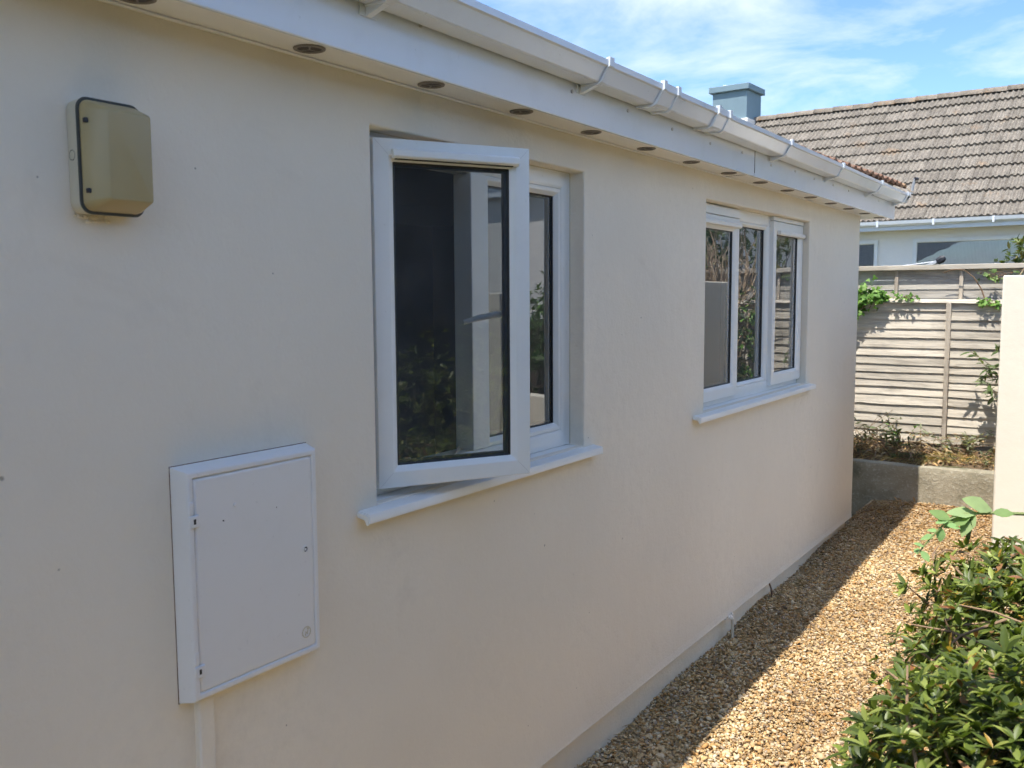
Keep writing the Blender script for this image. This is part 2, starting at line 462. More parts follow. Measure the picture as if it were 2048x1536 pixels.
# leaf template: blade along x, width along y, folded on the midrib, tip drooping (unit length)
def leaf_template(width=.33, fold=.10, droop=.12, wavy=0.0):
    xs = [0, .18, .42, .68, .88, 1.0]; ws = [.04, .62, 1.0, .80, .36, .0]
    v = []; f = []
    for i, (x, w) in enumerate(zip(xs, ws)):
        z = -droop * x * x
        hw = w * width / 2
        v += [(x, -hw, z + fold * w * .5 + wavy * ((-1) ** i)), (x, 0, z), (x, hw, z + fold * w * .5 - wavy * ((-1) ** i))]
    for i in range(len(xs) - 1):
        a = i * 3
        f += [(a, a + 3, a + 4, a + 1), (a + 1, a + 4, a + 5, a + 2)]
    return np.array(v), f
LEAF = leaf_template()
LEAF_LOW = (np.array([(0, 0, 0), (.45, -.165, .03), (1, 0, -.1), (.45, .165, .03)]), [(0, 1, 2, 3)])
IVY_V = np.array([(0, 0, 0), (-.10, -.34, .02), (.22, -.52, -.03), (.42, -.25, .03), (1.0, 0, -.12), (.42, .25, .03), (.22, .52, -.03), (-.10, .34, .02), (.3, 0, .06)])
IVY_F = [(8, 0, 1), (8, 1, 2), (8, 2, 3), (8, 3, 4), (8, 4, 5), (8, 5, 6), (8, 6, 7), (8, 7, 0)]

def rand_unit(n):
    v = RNG.normal(size=(n, 3)); return v / np.linalg.norm(v, axis=1, keepdims=True)

def g(y):                      # height of the gravel, rising slightly away from the camera
    return -.06 + .025 * (y - 3.0)

# ================================================================== GROUND
gm = MB(); gm.add([(-400, -400, -.16), (400, -400, -.16), (400, 600, -.16), (-400, 600, -.16)], [(0, 1, 2, 3)])
ground = gm.obj('ground', M['ground']); ground['kind'] = 'structure'

vs, fs = [], []
ys = np.linspace(-4, 7.96, 40); xs_ = np.linspace(-.06, 3.1, 12)
for y in ys:
    for x in xs_: vs.append((x, y, g(y) - .016))
nx = len(xs_)
for i in range(len(ys) - 1):
    for j in range(nx - 1): fs.append((i * nx + j, i * nx + j + 1, (i + 1) * nx + j + 1, (i + 1) * nx + j))
path = link('gravel_path', mesh('gravel_path', vs, fs), M['gravel_base']); path['kind'] = 'structure'

def ico(sub):
    bm = bmesh.new(); bmesh.ops.create_icosphere(bm, subdivisions=sub, radius=1.0)
    v = np.array([q.co[:] for q in bm.verts]); f = [tuple(x.index for x in q.verts) for q in bm.faces]; bm.free(); return v, f

def gravel():
    sp = .0110
    gx, gy = np.meshgrid(np.arange(-.035, 1.5, sp), np.arange(2.55, 7.95, sp))
    P = np.stack([gx.ravel(), gy.ravel()], 1) + RNG.uniform(-.006, .006, (gx.size, 2))
    keep = (P[:, 0] < .25 + (P[:, 1] - 1.9) * .75)
    P = P[keep]; k = len(P)
    z = g(P[:, 1]) + RNG.uniform(-.011, .004, k) + .012 * np.sin(P[:, 0] * 7 + P[:, 1] * 3) * .5
    z += .012 * np.exp(-np.maximum(P[:, 0], 0) / .06) * np.sin(P[:, 1] * 5.3)
    size = np.clip(np.exp(RNG.normal(math.log(.0062), .32, k)), .0034, .0150)
    pal = np.array([(.52, .37, .19), (.66, .53, .34), (.43, .28, .13), (.73, .64, .48), (.34, .25, .16), (.58, .44, .26), (.48, .42, .35), (.50, .30, .13), (.25, .19, .14)])
    wts = np.array([.20, .19, .10, .13, .08, .17, .06, .05, .02])
    c = pal[RNG.choice(len(pal), k, p=wts)] * RNG.uniform(.85, 1.15, (k, 1)) * np.array([1.0, .935, .82])
    dirt_shade = .5 + .5 * np.sin(P[:, 0] * 5.1 + 1.7 * np.sin(P[:, 1] * 1.9)) * np.sin(P[:, 1] * 2.7 + 1.1 * np.sin(P[:, 0] * 4.3))
    dirt_shade = np.clip(dirt_shade * 1.3 - .35, 0, 1) * RNG.uniform(.3, 1, k) + np.clip((P[:, 1] - 6.2) / 1.8, 0, .6)
    c *= 1 - dirt_shade[:, None] * np.array([.36, .42, .46])
    rot = basis(rand_unit(k) * np.array([1, 1, .35]), np.tile([0, 0, 1.], (k, 1)) + RNG.normal(0, .35, (k, 3)))
    S = np.stack([size * RNG.uniform(.9, 1.75, k), size * RNG.uniform(.7, 1.1, k), size * RNG.uniform(.42, .75, k)], 1)
    R = rot * S[:, None, :]
    PP = np.column_stack([P, z])
    near = P[:, 1] < 3.3
    for nm, sel, sub, jit in (('gravel', near, 2, .13), ('far_gravel', ~near, 1, .16)):
        out = []
        idx = np.where(sel)[0]; grp = RNG.integers(0, 4, len(idx))
        mes = []
        for q in range(4):
            v, f = ico(sub); v = v * (1 + RNG.normal(0, jit, (len(v), 1)))
            s_ = idx[grp == q]
            mes.append(batch_mesh(nm, v, f, R[s_], PP[s_], c[s_]))
        bm = bmesh.new()
        for me in mes: bm.from_mesh(me)
        me = bpy.data.meshes.new(nm); bm.to_mesh(me); bm.free()
        for q in mes: bpy.data.meshes.remove(q)
        o = link('gravel', me, M['stone']); o['kind'] = 'stuff'
        tag(o, 'golden flint gravel covering the near half of the side path' if nm == 'gravel' else 'golden flint gravel covering the path up to the concrete wall', 'gravel')
gravel()

# ================================================================== BUNGALOW
bung = thing('bungalow', 'cream rendered bungalow wall with white eaves and two white windows', 'house')
SOF = H + .564
W1 = (1.825, 2.950, H - .553, H + .440)
W2 = (4.105, 5.765, H - .553, H + .440)

def wall_mesh():
    yb = sorted({-3.0, -1.0, 0.5, W1[0], W1[1], 3.5, W2[0], W2[1], 6.4, 7.02})
    zb = [H - 1.655, H - 1.640, H - 1.615, W1[2], W1[3], H + .62]
    kick = {zb[0]: .004, zb[1]: .002}
    v = []; f = []
    idx = {}
    def vid(x, y, z):
        key = (round(x, 4), round(y, 4), round(z, 4))
        if key not in idx: idx[key] = len(v); v.append((x, y, z))
        return idx[key]
    def hole(ya, yb_, za, zb_):
        for w in (W1, W2):
            if ya >= w[0] - 1e-6 and yb_ <= w[1] + 1e-6 and za >= w[2] - 1e-6 and zb_ <= w[3] + 1e-6: return True
        return False
    for i in range(len(yb) - 1):
        for j in range(len(zb) - 1):
            if hole(yb[i], yb[i + 1], zb[j], zb[j + 1]): continue
            q = [(yb[i], zb[j]), (yb[i + 1], zb[j]), (yb[i + 1], zb[j + 1]), (yb[i], zb[j + 1])]
            f.append(tuple(vid(kick.get(z, 0), y, z) for y, z in q))
    for w in (W1, W2):
        ring = [(w[0], w[2]), (w[1], w[2]), (w[1], w[3]), (w[0], w[3])]
        for a in range(4):
            (y0, z0), (y1, z1) = ring[a], ring[(a + 1) % 4]
            f.append((vid(0, y0, z0), vid(-.24, y0, z0), vid(-.24, y1, z1), vid(0, y1, z1)))
    # gable return and the underside of the bell cast
    yc = 7.02
    for j in range(len(zb) - 1):
        f.append((vid(kick.get(zb[j], 0), yc, zb[j]), vid(-6, yc, zb[j]), vid(-6, yc, zb[j + 1]), vid(kick.get(zb[j + 1], 0), yc, zb[j + 1])))
    for i in range(len(yb) - 1):
        f.append((vid(kick[zb[0]], yb[i], zb[0]), vid(-.05, yb[i], zb[0]), vid(-.05, yb[i + 1], zb[0]), vid(kick[zb[0]], yb[i + 1], zb[0])))
    me = mesh('wall', v, f)
    bm = bmesh.new(); bm.from_mesh(me); bmesh.ops.recalc_face_normals(bm, faces=bm.faces); bm.to_mesh(me); bm.free()
    o = link('wall', me, M['cream'], bung)
    md = o.modifiers.new('bevel', 'BEVEL'); md.width = .006; md.segments = 3; md.limit_method = 'ANGLE'; md.angle_limit = math.radians(40)
    return o
wall_mesh()
MB().box(-.30, -.034, -3, 6.98, -.3, H - 1.645).obj('plinth', M['plinth'], bung)
# closed rooms behind the windows, their dimness put into the wall colour
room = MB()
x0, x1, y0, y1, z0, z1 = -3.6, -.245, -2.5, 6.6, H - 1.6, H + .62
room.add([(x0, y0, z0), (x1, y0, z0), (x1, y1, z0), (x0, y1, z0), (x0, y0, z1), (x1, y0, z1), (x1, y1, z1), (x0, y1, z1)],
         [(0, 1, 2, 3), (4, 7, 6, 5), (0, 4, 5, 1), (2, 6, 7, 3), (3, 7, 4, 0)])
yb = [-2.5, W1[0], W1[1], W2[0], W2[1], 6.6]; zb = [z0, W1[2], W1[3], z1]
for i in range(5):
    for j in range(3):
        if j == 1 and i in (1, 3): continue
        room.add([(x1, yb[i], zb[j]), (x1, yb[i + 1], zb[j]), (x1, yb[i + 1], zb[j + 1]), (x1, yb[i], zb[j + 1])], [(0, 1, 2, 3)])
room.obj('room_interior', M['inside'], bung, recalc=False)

# soffit, its vents, the fascia and its fixings
FX = .150
sof = MB().box(-.30, FX - .0015, -3, 7.432, SOF, SOF + .010).obj('soffit', M['soffit'], bung)
MB().box(0.0, .012, -3, 7.02, SOF - .006, SOF - .0005).obj('sealant_bead', M['soffit'], sof, .003)
MB().box(.0, FX - .002, 4.316, 4.321, SOF - .0012, SOF - .0004).obj('board_joint', M['dirt_shade'], sof)
vt = MB()
for k in range(24):
    pass
def vent_mesh():
    m = MB(); seg = 28
    prof = [(.0275, 0), (.0275, -.0015), (.031, -.0045), (.036, -.003), (.037, 0)]
    n = len(prof)
    v = [(r * math.cos(2 * math.pi * k / seg), r * math.sin(2 * math.pi * k / seg), z) for k in range(seg) for r, z in prof]
    f = [(k * n + i, k * n + i + 1, ((k + 1) % seg) * n + i + 1, ((k + 1) % seg) * n + i) for k in range(seg) for i in range(n - 1)]
    m.add(v, f)
    for a in (0.4, 2.5, 4.6):
        c, s = math.cos(a), math.sin(a); w = .0022
        m.add([(-s * w, c * w, -.0035), (s * w, -c * w, -.0035), (.03 * c + s * w, .03 * s - c * w, -.0035), (.03 * c - s * w, .03 * s + c * w, -.0035)], [(0, 1, 2, 3)])
    return mesh('vent', m.v, m.f, True)
vme = vent_mesh(); vme.materials.append(M['vent'])
dme = mesh('vent_mesh', [(.0275 * math.cos(2 * math.pi * k / 24), .0275 * math.sin(2 * math.pi * k / 24), -.0012) for k in range(24)], [tuple(range(24))])
dme.materials.append(M['vent_dark'])
dsub = None
for k in range(15):
    y = 1.110 + .4425 * k
    if y > 7.38: break
    a = random.uniform(0, 6.28)
    link('vent', vme, None, sof, (.066, y, SOF - .0005), (0, 0, a))
    link('vent_grille', dme, None, sof, (.066, y, SOF - .0005), (0, 0, a))

fas = MB()
fas.extrude([(FX, SOF - .012), (FX, SOF + .215), (FX - .018, SOF + .215), (FX - .018, SOF + .002), (FX - .012, SOF + .002), (FX - .012, SOF - .012)], -3, 4.318)
fas.extrude([(FX, SOF - .012), (FX, SOF + .215), (FX - .018, SOF + .215), (FX - .018, SOF + .002), (FX - .012, SOF + .002), (FX - .012, SOF - .012)], 4.320, 7.432)
fas = fas.obj('fascia', M['fascia'], bung, .004, 2)
MB().box(-.30, FX - .02, 7.425, 7.432, SOF + .012, SOF + .20).obj('eave_end', M['fascia'], bung)
MB().box(FX - .001, FX + .0006, 4.3165, 4.3215, SOF + .004, SOF + .108).obj('board_joint', M['dirt_shade'], fas)
cme = MB().disc((0, 0, 0), .0062, 'x', .003, 10)
cme = mesh('fixing_cap', cme.v, cme.f); cme.materials.append(M['cap'])
for y, z in [(1.848, .672), (2.60, .640), (2.991, .640), (3.371, .634), (3.76, .632), (4.145, .638), (4.554, .634), (4.945, .640), (5.298, .640), (5.694, .645), (6.058, .645), (6.50, .645), (6.9, .645)]:
    link('fixing_cap', cme, None, fas, (FX, y, H + z + random.uniform(-.004, .004)))

# gutter
GZ = H + .668
GP = [(.157, GZ + .060), (.157, GZ), (.221, GZ - .001), (.2265, GZ + .002), (.250, GZ + .043), (.258, GZ + .046), (.258, GZ + .064)]
GI = [(.254, GZ + .064), (.254, GZ + .049), (.247, GZ + .046), (.226, GZ + .008), (.216, GZ + .003), (.161, GZ + .003), (.161, GZ + .060)]
gut = MB()
gut.extrude(GP + GI, -3, 3.13); gut.extrude(GP + GI, 3.132, 7.40)
gut = gut.obj('gutter', M['gutter'], bung, 0, 1, True, sharp=14)
def offs(d):
    return [(.156, GZ - d * .8), (.217, GZ - .001 - d), (.229 + d * .8, GZ + .004 - d * .6), (.251 + d, GZ + .042), (.2585 + d, GZ + .045), (.2585 + d, GZ + .066 + d), (.252, GZ + .066 + d)]
def strap(y0, y1, d=.0065, name='bracket', arm=True, parent=gut):
    o_ = offs(d); i_ = offs(.0006)
    m = MB(); loop = o_ + i_[::-1]; m.extrude(loop, y0, y1)
    if arm:
        m.extrude([(FX + .0005, GZ - .022), (FX + .0045, GZ - .026), (.214, GZ - .006), (.214, GZ - .0035), (FX + .0005, GZ - .002)], y0 + .006, y1 - .006)
        m.box(FX + .0003, FX + .0035, y0 - .012, y1 + .012, GZ - .026, GZ + .03)
    return m.obj(name, M['gutter'], parent, 0, 1, True, sharp=14)
for y in (1.655, 2.655, 4.530, 5.500, 6.490, 7.33): strap(y - .015, y + .015)
for y in (3.115, 3.635):
    m = MB()
    for a, b, d in ((y - .072, y - .048, .0095), (y - .048, y + .048, .0040), (y + .048, y + .072, .0095)):
        m.extrude(offs(d) + offs(.0004)[::-1], a, b)
    m.obj('gutter_union', M['gutter'], gut, 0, 1, True, sharp=14)
m = MB(); e = offs(.004)
m.extrude(offs(.0045) + offs(.0004)[::-1], 7.375, 7.395)
m.add([(x, 7.432, z) for x, z in e[:6]] + [(.156, 7.432, GZ + .066)] + [(x, 7.395, z) for x, z in e[:6]] + [(.156, 7.395, GZ + .066)],
      [(0, 1, 2, 3, 4, 5, 6), tuple(range(13, 6, -1))] + [(i, i + 1, i + 8, i + 7) for i in range(6)])
m.obj('gutter_end_cap', M['gutter'], gut, .0015, 1)

# roof: sheathing plus the visible eaves course of tiles
rf = MB(); sl = math.tan(math.radians(24))
rx = .185
rf.add([(rx - .02, -3, H + .730), (rx - .02, 7.40, H + .730), (-4.6, 7.40, H + .73 + 4.78 * sl), (-4.6, -3, H + .73 + 4.78 * sl), (-9.4, 7.40, H + .73), (-9.4, -3, H + .73)],
       [(0, 1, 2, 3), (3, 2, 4, 5)])
roof = rf.obj('roof', M['red_tile'], bung)
def tile_mesh(name, w, ln, thick, rolls, roll_h, front_jag=.0):
    """u along the eaves (x), s up the slope (y), n up (z)"""
    prof = []
    for (ua, ub, hh) in rolls:
        for t in (0, .25, .5, .75, 1): prof.append((ua + (ub - ua) * t, hh * math.sin(math.pi * t)))
    prof = [(0, 0)] + prof + [(w, 0)]
    n = len(prof); v = []
    for s, lift in ((0, thick), (ln, 0.0)):
        for u, hh in prof: v.append((u, s + (random.uniform(-front_jag, front_jag) if s == 0 else 0), hh * roll_h + lift))
    for u, hh in prof: v.append((u, 0.004, hh * roll_h * .8 + lift * 0 - .001))
    f = [(i, i + 1, n + i + 1, n + i) for i in range(n - 1)] + [(2 * n + i, 2 * n + i + 1, i + 1, i) for i in range(n - 1)]
    f += [(0, n, 2 * n), (n - 1, 3 * n - 1, 2 * n - 1)]
    return mesh(name, v, f)
rt = tile_mesh('tile', .296, .40, .016, [(.03, .11, 1), (.17, .27, 1)], .016, .003); rt.materials.append(M['red_tile'])
for k in range(24):
    y = .30 + .30 * k
    lift = .003 * math.sin(y * 2.1) + max(0, min(.066, (y - 4.1) * .022))
    o = link('tile', rt, None, roof, (.212 + random.uniform(-.004, .004), y, H + .712 + lift))
    # local x -> world y, local y -> up slope (-x,+z)
    d = Vector((-math.cos(math.radians(22)), 0, math.sin(math.radians(22))))
    Mx = Matrix((Vector((0, 1, 0)), d, Vector((0, 1, 0)).cross(d))).transposed()
    o.rotation_euler = Mx.to_euler()
# overflow pipe stub with old sealant at the wall foot
ov = MB().tube([(-.03, 4.50, H - 1.662), (.006, 4.497, H - 1.664), (.016, 4.495, H - 1.672), (.019, 4.494, g(4.5) - .01)], [.010, .011, .009, .007], 9)
ov.obj('overflow_pipe', M['base_white'], bung, 0, 2, True)
of_ = MB(); v_, f_ = ico(2)
for k in range(16):
    s_ = random.uniform(.005, .012); c_ = Vector((random.uniform(-.01, .016), 4.492 + random.gauss(0, .014), H - 1.656 + random.gauss(0, .007)))
    of_.add([c_ + Vector(a) * s_ * random.uniform(.8, 1.2) for a in v_], f_)
of_.obj('pipe_mortar', M['white_render'], bung)
MB().tube([(-.006, 5.15, H - 1.66), (.006, 5.15, H - 1.69), (.012, 5.146, g(5.1))], [.006, .005, .004], 6).obj('cable', M['gap_cable_brown'], bung, 0, 1, True)

# ------------------------------------------------------------------ windows
Yv, Zv, Xv = Vector((0, 1, 0)), Vector((0, 0, 1)), Vector((1, 0, 0))
def prof_frame(w, dep, bead=.017, sink=.013): return [(0, -dep), (0, 0), (w - bead, 0), (w, -sink), (w, -dep)]
def trickle(o, U, V, N, u0, u1, v, d, parent, name='trickle_vent'):
    mb = MB(); mb.add([o + U * u + V * (v + b) + N * (d + c) for u in (u0, u1) for b, c in ((0, 0), (.0, .010), (.006, .018), (.022, .018), (.026, .012), (.026, 0))],
                      [(0, 1, 7, 6), (1, 2, 8, 7), (2, 3, 9, 8), (3, 4, 10, 9), (4, 5, 11, 10), (5, 0, 6, 11), (0, 5, 4, 3, 2, 1), (6, 7, 8, 9, 10, 11)])
    t = mb.obj(name, M['upvc'], parent, .002, 2)
    return t
def sash(o, U, V, N, u0, u1, v0, v1, wdt, dep, parent, gd=-.020):
    MB().frame(o, U, V, N, u0, u1, v0, v1, prof_frame(wdt, dep)).obj('casement', M['upvc'], parent, .0022, 2)
    mw_ = MB()
    for (cu, cv, su, sv) in ((u0, v0, 1, 1), (u1, v0, -1, 1), (u1, v1, -1, -1), (u0, v1, 1, -1)):
        a_, b_, t_ = .004, wdt - .018, .0004
        mw_.add([o + U * (cu + su * (q + dq)) + V * (cv + sv * (q - dq)) + N * .0004 for q, dq in ((a_, -t_), (a_, t_), (b_, t_), (b_, -t_))], [(0, 1, 2, 3)])
    mw_.obj('corner_weld', M['weld'], parent, recalc=False)
    i = wdt
    MB().frame(o, U, V, N, u0 + i - .001, u1 - i + .001, v0 + i - .001, v1 - i + .001, [(0, gd + .001), (0, gd + .007), (.005, gd + .004), (.005, gd + .001)]).obj('gasket', M['gasket'], parent)
    MB().frame(o, U, V, N, u0 + i - .001, u1 - i + .001, v0 + i - .001, v1 - i + .001, [(0, gd - .022), (0, gd - .004), (.011, gd - .004), (.011, gd - .022)]).obj('glazing_spacer', M['spacer'], parent)
    MB().quad(o, U, V, N, u0 + i - .004, u1 - i + .004, v0 + i - .004, v1 - i + .004, gd).obj('pane', M['glass'], parent, recalc=False)
def sill(parent, y0, y1, wy0, wy1):
    zt = H - .556
    prof = [(-.075, zt + .010), (.034, zt - .004), (.040, zt - .006), (.042, zt - .010), (.042, zt - .030), (.037, zt - .030), (.036, zt - .013), (.0, zt - .012), (-.075, zt - .012)]
    mb = MB()
    n = len(prof)
    mb.extrude([p for p in prof if p[0] >= 0] + [(0.0015, zt - .012), (.0015, zt)], y0, y1)
    mb.extrude([(.0015, zt), (.0015, zt - .010), (-.12, zt - .010), (-.12, zt + .012)], wy0 + .001, wy1 - .001)
    s = mb.obj('sill', M['upvc'], parent, .002, 2)
    for yy, sg in ((y0, -1), (y1, 1)):
        MB().extrude([(.002, zt - .003), (.034, zt - .007), (.0395, zt - .011), (.0395, zt - .034), (.034, zt - .034), (.026, zt - .020), (.002, zt - .017)], min(yy, yy + sg * .006), max(yy, yy + sg * .006)).obj('sill_end_cap', M['upvc'], parent, .001, 1)
def opening_frame(parent, w, fx=-.06):
    o = Vector((fx, 0, 0))
    MB().frame(o, Yv, Zv, Xv, w[0] + .001, w[1] - .001, w[2] + .004, w[3] - .001, prof_frame(.060, .07, .010, .006)).obj('window_frame', M['upvc'], parent, .0022, 2)
    # line of sealant behind the frame edge
    MB().frame(o, Yv, Zv, Xv, w[0], w[1], w[2], w[3], [(0, -.002), (0, .003), (.0025, .0005), (.0025, -.002)]).obj('sealant', M['base_white'], parent)

win1 = thing('window', '', '', (0, 0, 0)); win1.parent = bung
del win1['label']; del win1['category']
win1['label'] = 'near window with its left casement standing open'
opening_frame(win1, W1)
o = Vector((-.06, 0, 0))
MB().obox(o, Yv, Zv, Xv, 2.345, 2.425, W1[2] + .064, W1[3] - .061, -.070, -.0005).obj('mullion', M['upvc'], win1, .003, 2)
# fixed light on the far side of the mullion: bead frame and pane
MB().frame(o, Yv, Zv, Xv, 2.426, W1[1] - .062, W1[2] + .065, W1[3] - .062, [(0, -.06), (0, -.003), (.012, -.003), (.026, -.016), (.026, -.06)]).obj('glazing_bead', M['upvc'], win1, .002, 2)
MB().frame(o, Yv, Zv, Xv, 2.451, W1[1] - .087, W1[2] + .090, W1[3] - .087, [(0, -.025), (0, -.018), (.005, -.021), (.005, -.025)]).obj('gasket', M['gasket'], win1)
MB().frame(o, Yv, Zv, Xv, 2.451, W1[1] - .087, W1[2] + .090, W1[3] - .087, [(0, -.048), (0, -.030), (.011, -.030), (.011, -.048)]).obj('glazing_spacer', M['spacer'], win1)
MB().quad(o, Yv, Zv, Xv, 2.448, W1[1] - .084, W1[2] + .087, W1[3] - .084, -.026).obj('pane', M['glass'], win1, recalc=False)
# the open casement, hinged at the near jamb
ang = math.atan2(.226, .412)
cU = Vector((math.sin(ang), math.cos(ang), 0)); cN = Vector((math.cos(ang), -math.sin(ang), 0))
cO = Vector((-.036, 1.872, 0)); CW = .472; cz0, cz1 = H - .526, H + .420
sash(cO, cU, Zv, cN, 0, CW, cz0, cz1, .060, .058, win1)
trickle(cO, cU, Zv, cN, .052, CW - .040, cz1 - .0535, 0, win1)
gr = MB()
for k in range(46):
    u = .060 + k * (CW - .115) / 46
    gr.obox(cO, cU, Zv, cN, u, u + .0052, cz1 - .0560, cz1 - .0537, .002, .011)
gr.obj('vent_slots', M['dirt_shade'], win1)  # dark blocks stand in for the shade inside the slots
# inside handle on the free stile, friction stay along the bottom
hU = CW - .040
hm = MB(); hm.obox(cO, cU, Zv, cN, hU - .013, hU + .013, H - .125, H - .015, -.070, -.0585)
hm.obj('handle_plate', M['handle'], win1, .004, 2)
hp = [cO + cU * (hU) + Zv * (H - .055) + cN * (-.070), cO + cU * (hU) + Zv * (H - .055) + cN * (-.100), cO + cU * (hU - .02) + Zv * (H - .057) + cN * (-.112), cO + cU * (hU - .065) + Zv * (H - .064) + cN * (-.114), cO + cU * (hU - .125) + Zv * (H - .078) + cN * (-.110)]
MB().tube(hp, [.009, .009, .010, .0095, .007], 9).obj('handle', M['handle'], win1, 0, 1, True)
MB().tube([(-.085, 2.00, W1[2] + .078), (.03, 2.10, W1[2] + .075)], .006, 6).obj('friction_stay', M['steel'], win1, 0, 1, True)
MB().tube([(-.085, 2.30, W1[2] + .078), (.03, 2.10, W1[2] + .075)], .005, 6).obj('friction_stay', M['steel'], win1, 0, 1, True)
MB().tube([(-.07, 2.03, W1[2] + .066), (-.07, 2.03, W1[2] + .088)], [.016, .012], 12).obj('stay_pivot', M['steel'], win1, 0, 1, True)
sill(win1, 1.748, 3.022, W1[0], W1[1])

win2 = thing('window', '', ''); win2.parent = bung
del win2['category']; win2['label'] = 'far three light window with both side casements shut'
opening_frame(win2, W2)
fo = Vector((-.06, 0, 0)); so = Vector((-.043, 0, 0))
for yy in (4.645, 5.165):
    MB().obox(fo, Yv, Zv, Xv, yy, yy + .050, W2[2] + .064, W2[3] - .061, -.070, -.0005).obj('mullion', M['upvc'], win2, .003, 2)
sash(so, Yv, Zv, Xv, W2[0] + .022, 4.662, W2[2] + .030, W2[3] - .055, .066, .060, win2)
sash(so + Vector((.006, 0, 0)), Yv, Zv, Xv, 5.196, W2[1] - .012, W2[2] + .032, W2[3] - .030, .070, .060, win2)
MB().frame(fo, Yv, Zv, Xv, 4.696, 5.164, W2[2] + .065, W2[3] - .062, [(0, -.06), (0, -.003), (.008, -.003), (.020, -.014), (.020, -.06)]).obj('glazing_bead', M['upvc'], win2, .002, 2)
MB().frame(fo, Yv, Zv, Xv, 4.715, 5.145, W2[2] + .084, W2[3] - .081, [(0, -.025), (0, -.018), (.005, -.021), (.005, -.025)]).obj('gasket', M['gasket'], win2)
MB().frame(fo, Yv, Zv, Xv, 4.715, 5.145, W2[2] + .084, W2[3] - .081, [(0, -.048), (0, -.030), (.011, -.030), (.011, -.048)]).obj('glazing_spacer', M['spacer'], win2)
MB().quad(fo, Yv, Zv, Xv, 4.712, 5.148, W2[2] + .081, W2[3] - .078, -.026).obj('pane', M['glass'], win2, recalc=False)
trickle(so, Yv, Zv, Xv, W2[0] + .05, 4.655, W2[3] - .105, 0, win2)
trickle(so + Vector((.006, 0, 0)), Yv, Zv, Xv, 5.27, W2[1] - .015, W2[3] - .105, 0, win2)
MB().box(-.060, -.040, W2[0] + .003, 4.67, W2[3] - .052, W2[3] - .010).obj('head_vent', M['upvc'], win2, .004, 2)
MB().box(-.060, -.036, 5.19, W2[1] - .004, W2[3] - .026, W2[3] - .002).obj('head_vent', M['upvc'], win2, .004, 2)
sill(win2, 3.975, 5.835, W2[0], W2[1])

# ================================================================== METER BOX
mbx = thing('meter_box', 'white plastic electricity meter box with hinged door on the cream wall', 'meter box', (0, 1.378, H - .864))
def shift(o, r): o.location = o.location - r.location
y0, y1, z0, z1 = 1.186, 1.570, H - .864, H - .352
o0 = Vector((0, 0, 0))
fr = MB().frame(o0, Yv, Zv, Xv, y0, y1, z0, z1, [(0, 0), (.001, .006), (.008, .040), (.012, .0445), (.022, .0445), (.026, .036), (.03, .036), (.03, .0)]).obj('box_frame', M['meter'], mbx, .003, 3)
MB().frame(o0, Yv, Zv, Xv, y0, y1, z0, z1, [(-.0011, -.001), (-.0010, .0007), (.0008, .0009), (.0008, -.001)]).obj('wall_gap', M['gap_cable_brown'], mbx)  # brown ring carries the shade of the gap round the box
dr = MB().obox(o0, Yv, Zv, Xv, y0 + .0255, y1 - .0235, z0 + .0245, z1 - .0255, .030, .0430).obj('door', M['meter'], mbx, .006, 3)
# hinge knuckles, key lock, screw boss, drain hole
for zz in (z1 - .128, z0 + .060):
    hg = MB().obox(o0, Yv, Zv, Xv, y0 + .011, y0 + .036, zz, zz + .026, .040, .0475).obj('hinge', M['meter'], dr, .002, 2)
    MB().obox(o0, Yv, Zv, Xv, y0 + .020, y0 + .0255, zz + .008, zz + .019, .0470, .0479).obj('hinge_slot', M['dirt_shade'], dr)
    MB().obox(o0, Yv, Zv, Xv, y0 + .0115, y0 + .022, zz + .030, zz + .056, .0435, .0462).obj('hinge', M['meter'], dr, .0015, 2)
def ringx(c, r0, r1, h, seg=24):
    m = MB(); v = []; f = []
    for k in range(seg):
        a = 2 * math.pi * k / seg
        for r, x in ((r0, 0), (r0, h), (r1, h), (r1, 0)): v.append((c[0] + x, c[1] + r * math.cos(a), c[2] + r * math.sin(a)))
    for k in range(seg):
        for i in range(4): f.append((k * 4 + i, k * 4 + (i + 1) % 4, ((k + 1) % seg) * 4 + (i + 1) % 4, ((k + 1) % seg) * 4 + i))
    return m.add(v, f)
lc = (.0428, y1 - .050, H - .598)
ringx(lc, .0062, .0095, .0022).obj('lock', M['meter'], dr, 0, 1, True)
MB().disc((.0426, lc[1], lc[2]), .0064, 'x', .0009, 14).obj('lock_recess', M['dirt_shade'], dr)
MB().disc((.0434, lc[1] - .001, lc[2]), .0030, 'x', .002, 10).obj('lock_core', M['meter'], dr)
MB().disc((.0425, 1.318, H - .452), .0052, 'x', .003, 14).obj('boss', M['meter'], dr, .001, 2)
MB().disc((.0426, 1.285, H - .480), .0020, 'x', .0008, 8).obj('screw_hole', M['dirt_shade'], dr)  # hole drawn as a dark disc, its shade put into the colour
MB().disc((.0426, 1.435, H - .480), .0014, 'x', .0007, 8).obj('screw_hole', M['dirt_shade'], dr)
